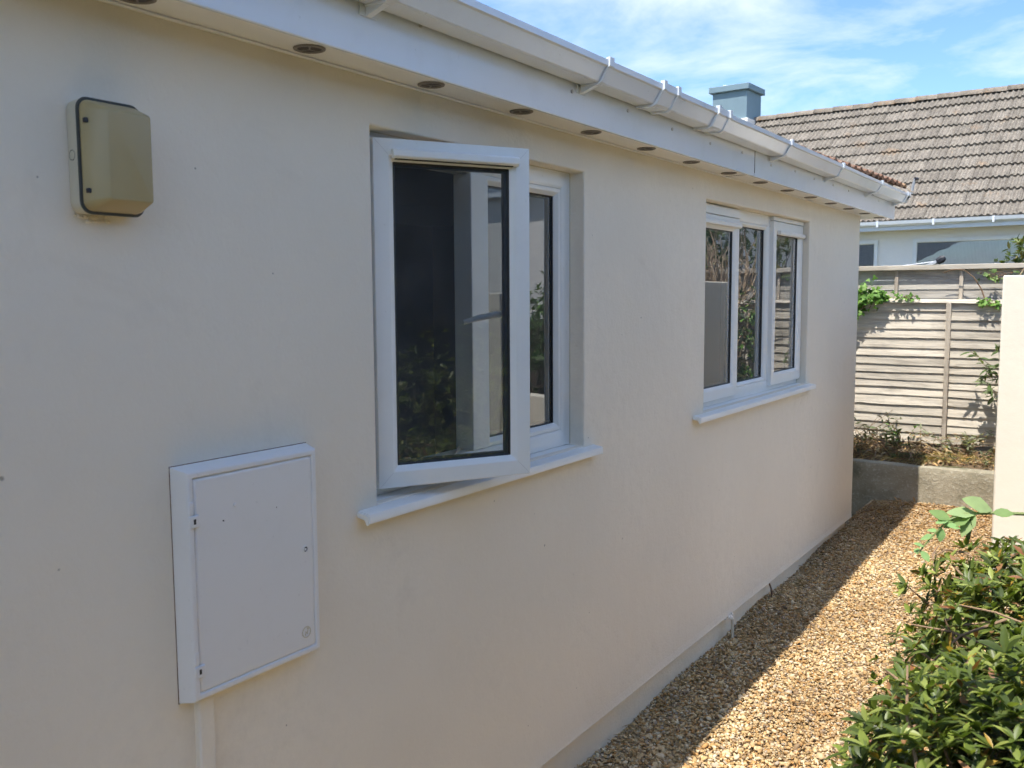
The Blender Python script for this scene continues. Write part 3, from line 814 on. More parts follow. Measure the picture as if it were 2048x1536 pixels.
# embossed roundel with a lightning arrow
ec = (.0428, y1 - .054, H - .800)
eb = ringx(ec, .0118, .0140, .0016, 32)
z_ = [(-.0042, -.0085), (-.0030, .0030), (.0022, -.0030), (.0040, .0085), (.0052, .0080), (.0032, -.0068), (-.0022, -.0010), (-.0028, -.0090)]
n = len(z_)
eb.add([(.0428 + x, ec[1] + a, ec[2] + b) for x in (0, .0016) for a, b in z_], [(i, (i + 1) % n, n + (i + 1) % n, n + i) for i in range(n)] + [tuple(range(n, 2 * n))])
eb.add([(.0428 + x, ec[1] + .0046 + a, ec[2] + .0085 + b) for x in (0, .0016) for a, b in ((-.0042, -.0006), (.0016, .0032), (.0022, -.0044))], [(3, 4, 5), (0, 1, 4, 3), (1, 2, 5, 4), (2, 0, 3, 5)])
eb.obj('emblem', M['base_white'], dr)
for ch in list(mbx.children): shift(ch, mbx)

cond = MB(); cond.extrude([(0, 0), (.0, 0)], 0, 0, False, False) if False else None
ct = MB().box(-.01, .017, 1.224, 1.264, -.1, H - .862).obj('cable_conduit', M['cream'], None, .004, 2)
tag(ct, 'narrow cream painted conduit running down below the meter box', 'conduit')

# ================================================================== BULKHEAD LIGHT
lt = thing('wall_light', 'old bulkhead light with yellowed diffuser and black seal on the cream wall', 'light', (0, 1.055, H + .158))
def rrect(y0, y1, z0, z1, r, n=6):
    pts = []
    for cy, cz, a0 in ((y1 - r, z1 - r, 0), (y0 + r, z1 - r, 90), (y0 + r, z0 + r, 180), (y1 - r, z0 + r, 270)):
        for k in range(n + 1):
            a = math.radians(a0 + 90 * k / n); pts.append((cy + r * math.cos(a), cz + r * math.sin(a)))
    return pts
def loft(sections):
    m = MB(); n = len(sections[0][1]); v = []; f = []
    for x, pts in sections: v += [(x, a, b) for a, b in pts]
    for s in range(len(sections) - 1):
        for k in range(n): f.append((s * n + k, s * n + (k + 1) % n, (s + 1) * n + (k + 1) % n, (s + 1) * n + k))
    f.append(tuple((len(sections) - 1) * n + k for k in range(n))); f.append(tuple(range(n - 1, -1, -1)))
    return m.add(v, f)
ly0, ly1, lz0, lz1 = .996, 1.128, H + .156, H + .367
loft([(0, rrect(ly0 + .002, ly1 - .002, lz0 + .002, lz1 - .002, .020)), (.026, rrect(ly0, ly1, lz0, lz1, .022)), (.034, rrect(ly0 + .001, ly1 - .001, lz0 + .001, lz1 - .001, .022))]).obj('base', M['base_white'], lt, .002, 2)
loft([(.0342, rrect(ly0 - .001, ly1 + .001, lz0 - .001, lz1 + .001, .023)), (.0375, rrect(ly0 - .001, ly1 + .001, lz0 - .001, lz1 + .001, .023))]).obj('seal', M['seal'], lt, .001, 2)
loft([(.0377, rrect(ly0 + .004, ly1 - .004, lz0 + .004, lz1 - .004, .019)), (.044, rrect(ly0 + .005, ly1 - .003, lz0 + .006, lz1 - .006, .017)),
      (.076, rrect(ly0 + .034, ly1 - .006, lz0 + .024, lz1 - .022, .006)), (.078, rrect(ly0 + .036, ly1 - .008, lz0 + .026, lz1 - .024, .005))]).obj('diffuser', M['diffuser'], lt, .0025, 2)
for zz in (lz1 - .048, lz0 + .036):
    MB().obox(o0, Yv, Zv, Xv, ly0 + .006, ly0 + .018, zz, zz + .009, .044, .0525).obj('clip', M['black_plastic'], lt, .001, 1)
ringx((.022, ly0 + .0, 0), .001, .002, .001) if False else None
sp = MB(); seg = 20
for k in range(seg):
    a = 2 * math.pi * k / seg; b = 2 * math.pi * (k + 1) / seg
    sp.add([(.017 + r * math.cos(t), ly0 - .0004, H + .262 + r * math.sin(t)) for t in (a, b) for r in (.0085, .0097)], [(0, 1, 3, 2)])
sp.obj('knockout_mark', M['dirt_shade'], lt, recalc=False)
# crumbled filler under the fitting
fl = MB()
v, f = ico(2)
for k in range(26):
    s = random.uniform(.002, .006); c = Vector((.001, 1.040 + random.gauss(0, .020), lz0 - random.uniform(.001, .012)))
    fl.add([c + Vector((a[0] * s * .5, a[1] * s, a[2] * s * .7)) * random.uniform(.8, 1.2) for a in v], f)
fl.obj('filler', M['plinth'], lt)
for ch in list(lt.children): shift(ch, lt)

# ================================================================== RETAINING WALL, BED, PIER
def rough_box(name, mat, x0, x1, y0, y1, z0, z1, nx, nz, amp, parent=None, bevel=.01):
    bm = bmesh.new(); bmesh.ops.create_cube(bm, size=1)
    bmesh.ops.subdivide_edges(bm, edges=[e for e in bm.edges if abs((e.verts[0].co - e.verts[1].co).x) > .5], cuts=nx)
    bmesh.ops.subdivide_edges(bm, edges=[e for e in bm.edges if abs((e.verts[0].co - e.verts[1].co).z) > .5], cuts=nz)
    for v in bm.verts:
        v.co = Vector((x0 + (v.co.x + .5) * (x1 - x0), y0 + (v.co.y + .5) * (y1 - y0), z0 + (v.co.z + .5) * (z1 - z0)))
        v.co += Vector((random.gauss(0, amp), random.gauss(0, amp), random.gauss(0, amp)))
    me = bpy.data.meshes.new(name); bm.to_mesh(me); bm.free()
    me.polygons.foreach_set('use_smooth', [True] * len(me.polygons))
    o = link(name, me, mat, parent)
    md = o.modifiers.new('bevel', 'BEVEL'); md.width = bevel; md.segments = 2; md.limit_method = 'ANGLE'; md.angle_limit = math.radians(50)
    return o
rw = rough_box('retaining_wall', M['concrete'], -1.6, 2.3, 7.95, 8.07, -.1, H - 1.392, 30, 4, .003)
tag(rw, 'low weathered concrete retaining wall at the end of the gravel path', 'wall')

vs, fs = [], []
bx = np.linspace(-2.2, 2.6, 60); by = np.linspace(8.05, 8.95, 16)
def bed_z(x, y): return H - 1.41 + (y - 8.05) * .13 + .012 * math.sin(x * 9 + y * 5) + .02 * math.sin(x * 3.1 - y * 7)
for y in by:
    for x in bx: vs.append((x, y, bed_z(x, y)))
for i in range(len(by) - 1):
    for j in range(len(bx) - 1): fs.append((i * 60 + j, i * 60 + j + 1, (i + 1) * 60 + j + 1, (i + 1) * 60 + j))
bed = link('garden_bed', mesh('garden_bed', vs, fs, True), M['soil']); bed['kind'] = 'structure'

# litter of dry leaves and straw on the bed
def litter():
    n = 2600
    P = np.column_stack([RNG.uniform(-1.0, 1.4, n), 8.06 + .62 * RNG.random(n) ** .8, np.zeros(n)])
    P[:, 2] = [bed_z(a, b) + random.uniform(.004, .03) for a, b, _ in P]
    ax = rand_unit(n) * np.array([1, 1, .35]); R = basis(ax, np.tile([0, 0, 1.], (n, 1)) + RNG.normal(0, .45, (n, 3)))
    L = RNG.uniform(.03, .075, n); Wd = RNG.uniform(.2, 1.0, n)
    S = np.stack([L, L * Wd, L], 1)
    pal = np.array([(.50, .33, .17), (.38, .23, .12), (.60, .47, .28), (.28, .18, .10), (.56, .37, .16), (.45, .40, .28)])
    me = batch_mesh('leaf_litter', *LEAF, R * S[:, None, :], P, pal[RNG.integers(0, 6, n)] * RNG.uniform(.8, 1.2, (n, 1)))
    o = link('leaf_litter', me, M['dry_leaf']); o['kind'] = 'stuff'
    tag(o, 'brown dry leaves littering the bed below the fence', 'leaf litter')
    n = 900
    c = np.array([.40, 8.26, 0]); P = c + np.column_stack([RNG.normal(0, .13, n), RNG.normal(0, .07, n), np.zeros(n)])
    m2 = RNG.random(n) < .45; P[m2, 0] = RNG.uniform(-.7, 1.2, m2.sum()); P[m2, 1] = RNG.uniform(8.08, 8.5, m2.sum())
    P[:, 2] = [bed_z(a, b) + random.uniform(.005, .035) for a, b, _ in P]
    ax = rand_unit(n) * np.array([1, 1, .4]); R = basis(ax, np.tile([0, 0, 1.], (n, 1)))
    L = RNG.uniform(.04, .10, n); S = np.stack([L, L * .10, L], 1)
    me = batch_mesh('straw', *LEAF, R * S[:, None, :], P, np.array([(.62, .50, .26)]) * RNG.uniform(.7, 1.15, (n, 1)))
    o = link('straw', me, M['dry_leaf']); o['kind'] = 'stuff'
    tag(o, 'pale straw lying on the bed above the concrete wall', 'straw')
    n = 1500
    P = np.column_stack([RNG.uniform(0, 1.25, n), RNG.uniform(2.7, 7.9, n), np.zeros(n)])
    P[:, 0] = np.where(RNG.random(n) < .35, np.abs(RNG.normal(0, .09, n)), P[:, 0]); P[:, 2] = g(P[:, 1]) + RNG.uniform(.006, .016, n)
    ax = rand_unit(n) * np.array([1, 1, .12]); R = basis(ax, np.tile([0, 0, 1.], (n, 1)))
    L = RNG.uniform(.02, .07, n); S = np.stack([L, L * .11, L], 1)
    me = batch_mesh('straw', *LEAF, R * S[:, None, :], P, np.array([(.50, .37, .20)]) * RNG.uniform(.5, 1.2, (n, 1)))
    o = link('straw', me, M['dry_leaf']); o['kind'] = 'stuff'
    tag(o, 'wisps of dead grass scattered over the golden gravel', 'straw')
    # dry leaf drift on the gravel at the foot of the wall
    n = 420
    P = np.column_stack([RNG.uniform(.1, .95, n), 7.9 - .8 * RNG.random(n) ** 1.7, np.zeros(n)]); P[:, 2] = g(P[:, 1]) + .012
    ax = rand_unit(n) * np.array([1, 1, .3]); R = basis(ax, np.tile([0, 0, 1.], (n, 1)) + RNG.normal(0, .4, (n, 3)))
    L = RNG.uniform(.025, .06, n); S = np.stack([L, L * RNG.uniform(.4, 1.2, n), L], 1)
    me = batch_mesh('fallen_leaves', *LEAF, R * S[:, None, :], P, np.array([(.40, .24, .11)]) * RNG.uniform(.6, 1.3, (n, 1)))
    o = link('fallen_leaves', me, M['dry_leaf']); o['kind'] = 'stuff'
    tag(o, 'fallen brown leaves drifted on gravel at the foot of the concrete wall', 'leaf litter')
litter()

pier = MB().box(1.005, 1.34, 6.30, 7.60, -.1, H + .105).obj('garden_pier', M['cream_pier'], None, .010, 3)
tag(pier, 'tall sunlit cream rendered pier at the right of the path', 'wall')
lw = MB(); lw.box(1.342, 3.25, 7.44, 7.62, -.1, H - .95); lw.box(3.25, 3.52, 7.40, 7.66, -.1, H + .035)
lw = lw.obj('garden_wall', M['cream_pier'], None, .010, 3)
tag(lw, 'low cream garden wall with an end pier reflected in the near window', 'wall')

# ================================================================== FENCE
FY = 8.62
lap = thing('lap_fence_panel', 'weathered lower fence panel of overlapping horizontal waney boards', 'fence', (0, FY, 0))
edges = [-.073, -.148, -.227, -.307, -.385, -.467, -.544, -.621, -.687, -.752, -.816, -.887, -.968, -1.049, -1.125, -1.203, -1.289]
def wavy_board(ln, hgt, th, jag):
    """board centred on x with a wandering lower edge; local y is depth"""
    n = 34; v = []; f = []
    ph = random.uniform(0, 9); ph2 = random.uniform(0, 9)
    for i in range(n + 1):
        x = -ln / 2 + ln * i / n
        w = jag * (math.sin(x * 2.3 + ph) + .55 * math.sin(x * 6.1 + ph2) + .35 * random.uniform(-1, 1))
        if random.random() < .03: w += jag * 1.1
        v += [(x, 0, hgt), (x, -th, w), (x, th * .2, w + .001), (x, th * .9, hgt)]
    for i in range(n):
        a = i * 4
        for k in range(4): f.append((a + k, a + (k + 1) % 4, a + 4 + (k + 1) % 4, a + 4 + k))
    return mesh('board', v, f)
for i in range(len(edges) - 1):
    zt, zb = edges[i], edges[i + 1]
    for (xa, xb) in ((-1.42, .372), (.378, 2.15)):
        me = wavy_board(xb - xa, zt - zb + .022, .012, .0025 + .0022 * (i / 16)); me.materials.append(M['wood'])
        b = link('board', me, None, lap, ((xa + xb) / 2, -.006 + random.uniform(-.002, .002), H + zb + random.uniform(-.003, .003)), (random.uniform(-.012, .012) - .035, random.uniform(-.0035, .0035), 0))
for xx in (.375, -1.43, 2.16):
    MB().box(xx - .019, xx + .019, -.048, -.020, H - 1.32, H - .085).obj('batten', M['wood_v'], lap, .003, 1)
cp = wavy_board(1.62, .030, .030, .004); cp.materials.append(M['wood'])
link('capping', cp, None, lap, (.02 + .0, -.012, H - .075), (0, .012, 0))
cp = wavy_board(1.5, .026, .026, .003); cp.materials.append(M['wood'])
link('capping', cp, None, lap, (1.60, -.012, H - .085), (0, .004, 0))

up_ = thing('upper_fence_panel', 'greyed flat boarded upper fence panel with a top rail', 'fence', (0, FY + .045, 0))
for k, (zt, zb) in enumerate(((.206, .118), (.116, .036), (.034, -.040), (-.042, -.12))):
    me = wavy_board(3.8, zt - zb, .004, .0010); me.materials.append(M['wood_grey'])
    link('board', me, None, up_, (.3, random.uniform(-.001, .002), H + zb), (0, .0, 0))
for xx in (-.06, .455, -.60, .97, 1.5):
    MB().box(xx - .015, xx + .015, -.034, -.012, H - .13, H + .200).obj('batten', M['wood_v'], up_, .003, 1)
MB().box(-1.6, 2.2, -.060, .035, H + .200, H + .243).obj('top_rail', M['wood'], up_, .004, 1)
MB().box(-1.55, -1.47, .01, .09, -.1, H + .26).obj('post', M['wood_v'], up_, .004, 1)
MB().box(2.12, 2.20, .01, .09, -.1, H + .26).obj('post', M['wood_v'], up_, .004, 1)

# ================================================================== PLANTS
def leaf_cloud(name, parent, centers, axes, n_per, L, width, pal, mat, spread=.9, tmpl=LEAF, upw=.5, kind=None):
    """whorls of leaves at sprig tips"""
    k = len(centers); P = np.repeat(centers, n_per, 0); A = np.repeat(axes, n_per, 0)
    n = len(P)
    rnd = rand_unit(n); side = rnd - (rnd * A).sum(1, keepdims=True) * A; side /= np.linalg.norm(side, axis=1, keepdims=True) + 1e-9
    d = A * RNG.uniform(.25, 1.0, (n, 1)) + side * spread
    R = basis(d, A * 1.0 + np.array([0, 0, upw]))
    ln = RNG.uniform(L[0], L[1], n); wd = ln * RNG.uniform(.8, 1.15, n) * width
    S = np.stack([ln, wd, ln], 1)
    col = np.array(pal)[RNG.integers(0, len(pal), n)] * RNG.uniform(.75, 1.25, (n, 1))
    return P, R * S[:, None, :], col

def ivy(name, label, pts, n, size, pal, parent_mat='matt_leaf', cat='ivy', stems=True, out=.05, group=None):
    """leafy climber on the fence face: pts = list of (x, z, radius)"""
    base = Vector((pts[0][0], FY - .03, pts[0][1]))
    root = thing(name, label, cat, base, 0, group)
    C = []
    for (x, z, r) in pts:
        m = max(3, int(n * r / sum(p[2] for p in pts)))
        a = RNG.normal(0, .5, (m, 2)) * r
        C.append(np.column_stack([x + a[:, 0], FY - .03 - out * RNG.random(m), z + a[:, 1]]))
    C = np.vstack(C) - np.array(base)
    k = len(C)
    d = np.column_stack([RNG.normal(0, .6, k), -RNG.uniform(.1, .7, k), RNG.uniform(-.9, .3, k)])
    R = basis(d, np.tile([0, -1.0, .55], (k, 1)) + RNG.normal(0, .35, (k, 3)))
    s = RNG.uniform(size * .6, size * 1.25, k)
    col = np.array(pal)[RNG.integers(0, len(pal), k)] * RNG.uniform(.8, 1.2, (k, 1))
    me = batch_mesh('foliage', IVY_V, IVY_F, R * s[:, None, None], C, col)
    link('foliage', me, M[parent_mat], root)
    sm = MB()
    for _ in range(max(3, len(pts) * 2)):
        i = random.randrange(k); j = random.randrange(k)
        p, q = Vector(C[i]), Vector(C[j]); mid = (p + q) / 2 + Vector((0, -.01, random.uniform(-.03, .03)))
        sm.tube([p + Vector((0, .02, 0)), mid, q + Vector((0, .02, 0))], .0025, 5)
    sm.obj('stem', M['twig'], root)
    return root
GREEN = [(.10, .22, .035), (.14, .28, .05), (.08, .17, .03), (.19, .33, .07)]
DULL = [(.06, .10, .035), (.09, .13, .05), (.05, .08, .03), (.12, .14, .07)]
ivy('ivy', 'bright green ivy clump on the fence beside the house corner', [(-.36, H + .00, .14), (-.27, H - .01, .13), (-.38, H - .08, .10), (-.20, H - .03, .08), (-.15, H - .04, .05)], 230, .050, GREEN, out=.09)
ivy('ivy', 'small ivy sprays on the fence ledge under the first batten', [(-.03, H - .02, .03), (.02, H - .03, .035), (.07, H - .025, .03), (.13, H - .035, .02)], 34, .034, GREEN)
ivy('ivy', 'thin ivy trail hanging off the fence ledge next to the pier', [(.62, H - .07, .035), (.68, H - .075, .04), (.74, H - .08, .03)], 30, .034, GREEN)
ivy('ivy', 'ivy shoot over the top corner of the cream pier', [(.62, H + .15, .03), (.68, H + .13, .03), (.73, H + .15, .04), (.80, H + .13, .03), (.88, H + .15, .03)], 36, .04, [(.12, .2, .05), (.2, .3, .09), (.10, .13, .05)])
# brown dead stem arching over the upper panel
ds = MB().tube([(.33, FY - .045, H + .175), (.40, FY - .05, H + .20), (.48, FY - .055, H + .195), (.56, FY - .05, H + .13), (.62, FY - .045, H + .03), (.65, FY - .05, H - .06), (.64, FY - .05, H - .11)], [.003, .004, .004, .0045, .005, .006, .004], 6)
ds = ds.obj('dead_vine', M['twig']); tag(ds, 'dead brown vine arching across the upper fence boards', 'vine')

def weed(name, label, base, stems, leaves_per, L, pal, width=.33, spread=.55, mat='matt_leaf', cat='plant', stem_mat='twig', lean=.3, group=None, hgt=(.2, .4), tmpl=LEAF):
    root = thing(name, label, cat, base, 0, group)
    sm = MB(); P = []; A = []
    for s in range(stems):
        h = random.uniform(*hgt); a = random.uniform(0, 6.28); ln = random.uniform(0, lean)
        tip = Vector((math.cos(a) * ln * h * 2, abs(math.sin(a)) * ln * h * .3, h))
        b = Vector((random.gauss(0, spread * .12), random.gauss(0, spread * .06), 0)); b.y = max(8.09 - base[1], min(8.56 - base[1], b.y)); mid = b + (tip - b) * .5 + Vector((random.gauss(0, .02), random.gauss(0, .02), .02))
        if stems <= 8: MB().tube([b, mid, tip + b], [.004, .003, .0015], 5).obj('stem', M[stem_mat], root)
        else: sm.tube([b, mid, tip + b], [.004, .003, .0015], 5)
        for q in range(leaves_per):
            t = random.uniform(.25, 1.0); p = b.lerp(tip + b, t)
            P.append(p); d = Vector((random.gauss(0, 1), random.gauss(0, 1), random.uniform(-.4, .7))); A.append(d.normalized())
    P = np.array([tuple(p) for p in P]); A = np.array([tuple(p) for p in A]); k = len(P)
    R = basis(A, np.tile([0, 0, 1.], (k, 1)) + RNG.normal(0, .3, (k, 3)))
    ln = RNG.uniform(L[0], L[1], k); S = np.stack([ln, ln * width / .33, ln], 1)
    col = np.array(pal)[RNG.integers(0, len(pal), k)] * RNG.uniform(.75, 1.25, (k, 1))
    link('foliage', batch_mesh('foliage', *tmpl, R * S[:, None, :], P, col), M[mat], root)
    if stems > 8: sm.obj('stem', M[stem_mat], root)['kind'] = 'stuff'
    return root
bz = lambda x, y: (x, y, bed_z(x, y))
weed('shrub', 'dark unkempt shrub on the bed beside the house corner', bz(-.36, 8.32), 30, 13, (.04, .085), [(.09, .12, .045), (.15, .16, .08), (.22, .18, .11), (.07, .08, .04)], .30, 2.6, lean=.75, hgt=(.12, .36))
weed('shrub', 'silvery wilted shrub at the foot of the fence batten', bz(.47, 8.50), 14, 12, (.04, .08), [(.26, .28, .18), (.18, .2, .12), (.34, .34, .24)], .3, .9, lean=.6, hgt=(.10, .24))
weed('weed', 'small bright green weed standing alone against the fence boards', bz(.03, 8.52), 5, 9, (.03, .055), GREEN, .4, .3, lean=.25, hgt=(.14, .26))
weed('weed', 'low dull green weed patch along the concrete wall edge', bz(.62, 8.14), 22, 8, (.03, .06), DULL + [(.2, .18, .08)], .22, 2.4, lean=.8, hgt=(.03, .09))
weed('weed', 'grassy green tuft next to the pale straw', bz(.27, 8.22), 18, 6, (.05, .09), DULL + [(.16, .2, .06)], .12, 1.2, lean=.8, hgt=(.03, .08))
weed('dead_weed', 'tangle of dry brown stalks in front of the lowest boards', bz(.02, 8.48), 34, 7, (.03, .06), [(.36, .22, .11), (.28, .18, .1), (.45, .33, .18)], .35, 4.0, 'dry_leaf', lean=.8, stem_mat='pale_twig', hgt=(.06, .20))
# leafy climber leaning out of the right side with a long shadow on the boards
def climber():
    root = thing('climbing_plant', 'long leaved climber hanging in front of the boards next to the pier', 'plant', (.80, FY - .16, H - .95))
    P = []; A = []
    b = np.array([.80, FY - .16, H - .95])
    sm = MB()
    tips = [(.575, H - .475), (.66, H - .56), (.70, H - .64), (.66, H - .70), (.72, H - .74), (.76, H - .42), (.79, H - .52), (.78, H - .66), (.74, H - .80)]
    for (x, z) in tips:
        st = Vector((.86, FY - .14, z - .18)); tp = Vector((x, FY - .20 - random.uniform(0, .05), z)); md = (st + tp) / 2 + Vector((.02, 0, -.03))
        off = Vector(b); sm.tube([st - off, md - off, tp - off], [.003, .0025, .0015], 5)
        for q in range(9):
            p = tp.lerp(md, random.uniform(0, .45)); P.append(np.array(p) - b); A.append(np.array((random.gauss(-.3, .9), random.gauss(-.2, .6), random.gauss(-.15, .55))))
    P = np.array(P); A = np.array(A); k = len(P)
    R = basis(A, np.tile([0, -.5, 1.], (k, 1)) + RNG.normal(0, .3, (k, 3))); ln = RNG.uniform(.05, .105, k); S = np.stack([ln, ln * .8, ln], 1)
    col = np.array([(.10, .15, .05), (.15, .2, .08), (.2, .24, .13), (.08, .11, .04)])[RNG.integers(0, 4, k)]
    link('foliage', batch_mesh('foliage', *LEAF, R * S[:, None, :], P, col), M['matt_leaf'], root)
    sm.obj('stem', M['twig'], root)
climber()
# shrub beyond the fence
def ball_shrub(name, label, c, r, n, L, pal, squash=(1, 1, 1), cat='shrub', mat='leaf', stems=12, width=1.0, group=None, base_z=0):
    root = thing(name, label, cat, (c[0], c[1], base_z), 0, group)
    d = rand_unit(n); rr = r * RNG.uniform(.35, 1.0, n) ** .6
    lump = 1 + .22 * np.sin(d[:, 0] * 5 + 1) * np.cos(d[:, 2] * 6) + .12 * np.sin(d[:, 1] * 11)
    C = d * (rr * lump)[:, None] * np.array(squash)
    P, R, col = leaf_cloud('foliage', None, C, (d + np.array([0, 0, .35])) / np.linalg.norm(d + np.array([0, 0, .35]), axis=1, keepdims=True), 6, L, width, pal, mat)
    P = P + np.array([0, 0, c[2] - base_z])
    link('foliage', batch_mesh('foliage', *(LEAF if n < 300 else LEAF_LOW), R, P, col), M[mat], root)
    sm = MB()
    for i in RNG.integers(0, n, stems):
        e_ = Vector(C[i]) + Vector((0, 0, c[2] - base_z)); s0 = Vector((random.gauss(0, .05), random.gauss(0, .05), 0))
        sm.tube([s0, s0.lerp(e_, .5) + Vector((0, 0, .1)), e_], [.022 * r, .014 * r, .004], 6)
    sm.obj('trunk', M['bark'], root)
    return root
ball_shrub('shrub', 'green shrub showing over the fence in front of the white bungalow', (1.05, 9.6, H + .20), .42, 260, (.05, .09), [(.10, .14, .035), (.16, .2, .05), (.07, .10, .03), (.22, .18, .06)], (1, .7, 1), base_z=-.16)

# ------------------------------------------------------------------ foreground hedge
def hedge():
    cx, cy = 1.86, 2.05
    root = thing('hedge', 'clipped glossy green hedge in the near right corner', 'hedge', (cx, cy, -.05))
    def surf(th, y, sc=1.0):
        # superellipse cross-section in x,z with lumps; th measured from +x over the top to -x
        lump = 1 + .08 * np.sin(3.6 * y + 1.3 * th + .6) + .06 * np.sin(7.7 * y + 4 * th + 1) + .03 * np.sin(15 * y + 9 * th)
        c, s = np.cos(th), np.sin(th)
        x = np.sign(c) * np.abs(c) ** .52 * .69 * lump * sc
        z = np.sign(s) * np.abs(s) ** .52 * .61 * lump * sc
        return x, z
    n = 6200
    y = RNG.uniform(-.92, 1.42, n); th = RNG.uniform(-.6, math.pi + .95, n)
    endf = 1 - .30 * np.clip((y - .85) / .6, 0, 1) ** 2
    sc = (.80 + .22 * RNG.random(n) ** .6) * endf * (1 - .25 * np.clip((-.15 - y) / .6, 0, 1))
    x, z = surf(th, y, sc)
    C = np.column_stack([x, y, .46 + z])
    nrm = np.column_stack([np.cos(th), RNG.normal(0, .25, n) + .5 * np.clip((y - 1.0) / .4, 0, 1), np.sin(th) + .45]) + RNG.normal(0, .28, (n, 3))
    nrm /= np.linalg.norm(nrm, axis=1, keepdims=True)
    # inner darker fill
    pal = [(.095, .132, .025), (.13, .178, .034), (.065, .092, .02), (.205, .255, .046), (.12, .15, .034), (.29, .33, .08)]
    P, R, col = leaf_cloud('foliage', None, C, nrm, 7, (.022, .052), 1.0, pal, 'leaf', spread=.95)
    k = len(P)
    yel = RNG.random(k); col[yel < .016] = (.50, .30, .05); col[(yel > .016) & (yel < .05)] = (.36, .19, .09); col[(yel > .05) & (yel < .085)] = (.30, .13, .06)
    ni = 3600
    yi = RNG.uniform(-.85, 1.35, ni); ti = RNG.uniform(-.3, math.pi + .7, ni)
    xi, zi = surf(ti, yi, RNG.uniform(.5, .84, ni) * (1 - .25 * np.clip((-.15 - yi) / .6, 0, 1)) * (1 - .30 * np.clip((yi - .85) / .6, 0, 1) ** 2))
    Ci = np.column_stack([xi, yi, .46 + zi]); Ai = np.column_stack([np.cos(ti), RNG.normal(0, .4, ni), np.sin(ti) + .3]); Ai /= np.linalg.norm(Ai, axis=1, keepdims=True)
    Pi, Ri, ci = leaf_cloud('foliage', None, Ci, Ai, 6, (.035, .065), 1.2, [(.05, .075, .018), (.07, .10, .022), (.04, .055, .016), (.10, .08, .03)], 'leaf')  # inner leaves coloured darker to carry the shade inside the hedge
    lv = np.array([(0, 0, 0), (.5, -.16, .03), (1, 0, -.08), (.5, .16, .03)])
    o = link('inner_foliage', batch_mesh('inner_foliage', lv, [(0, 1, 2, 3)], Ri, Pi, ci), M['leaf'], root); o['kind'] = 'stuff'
    # the three hundred leaves nearest the camera that fall in view are single parts
    W = P + np.array([cx, cy, -.05]); rel = W - np.array([1.65, 0, H])
    f_ = rel @ np.array(FWD); px = 1024 + 1850 * (rel @ np.array(RIGHT)) / f_; py = 768 + 1850 * (rel @ np.array(DOWN)) / f_
    vis = (f_ > .3) & (px > 1600) & (px < 2060) & (py < 1550) & (py > 950)
    facing = np.repeat(nrm, 7, 0) @ (-np.array(FWD) * .6 + np.array([-.3, 0, .7]))
    score = np.where(vis & (facing > .05), f_ - .25 * facing, 1e9)
    top = np.argsort(score)[:300]; top = top[score[top] < 1e8]
    rest = np.setdiff1d(np.arange(k), top)
    o = link('foliage', batch_mesh('foliage', *LEAF, R[rest], P[rest], col[rest], True), M['leaf'], root); o['kind'] = 'stuff'
    variants = []
    for q in range(10):
        w = leaf_template(.30 + .06 * random.random(), .07 + .09 * random.random(), .05 + .18 * random.random())
        c = pal[q % 6] if q < 9 else (.42, .27, .05)
        variants.append(batch_mesh('leaf', *w, np.eye(3)[None], np.zeros((1, 3)), np.array([c]), True)); variants[-1].materials.append(M['leaf'])
    for i in top:
        q = 9 if random.random() < .02 else random.randrange(9)
        l = link('leaf', variants[q], None, root)
        A = R[i]; mw = Matrix.Identity(4)
        for a in range(3):
            for b in range(3): mw[a][b] = float(A[a, b])
            mw[a][3] = float(P[i, a])
        l.matrix_local = mw
    # branches: woody stems from the base and bare twigs crossing the face
    sm = MB()
    for i in RNG.integers(0, n, 90):
        e_ = Vector(C[i]); s0 = Vector((random.gauss(0, .18), C[i][1] + random.gauss(0, .15), 0))
        sm.tube([s0, s0.lerp(e_, .5) + Vector((random.gauss(0, .05), random.gauss(0, .05), .08)), e_], [.010, .006, .0025], 6)
    sm.obj('branch', M['twig'], root)
    for i in range(46):
        tw = MB()
        yy = random.uniform(-.75, 1.2); t0 = random.uniform(1.3, 2.7)
        x_, z_ = surf(np.array([t0]), np.array([yy]), .97 * (1 - .25 * min(1, max(0, (-.15 - yy) / .6)))); p = Vector((float(x_[0]), yy, .46 + float(z_[0])))
        d = Vector((random.gauss(-.2, .5), random.gauss(0, .9), random.gauss(-.1, .25))).normalized() * random.uniform(.10, .22)
        tw.tube([p - d * .6 + Vector((.03, 0, -.03)), p, p + d * .5], [.0040, .0032, .002], 6)
        tw.obj('twig', M['hedge_twig'], root)
hedge()

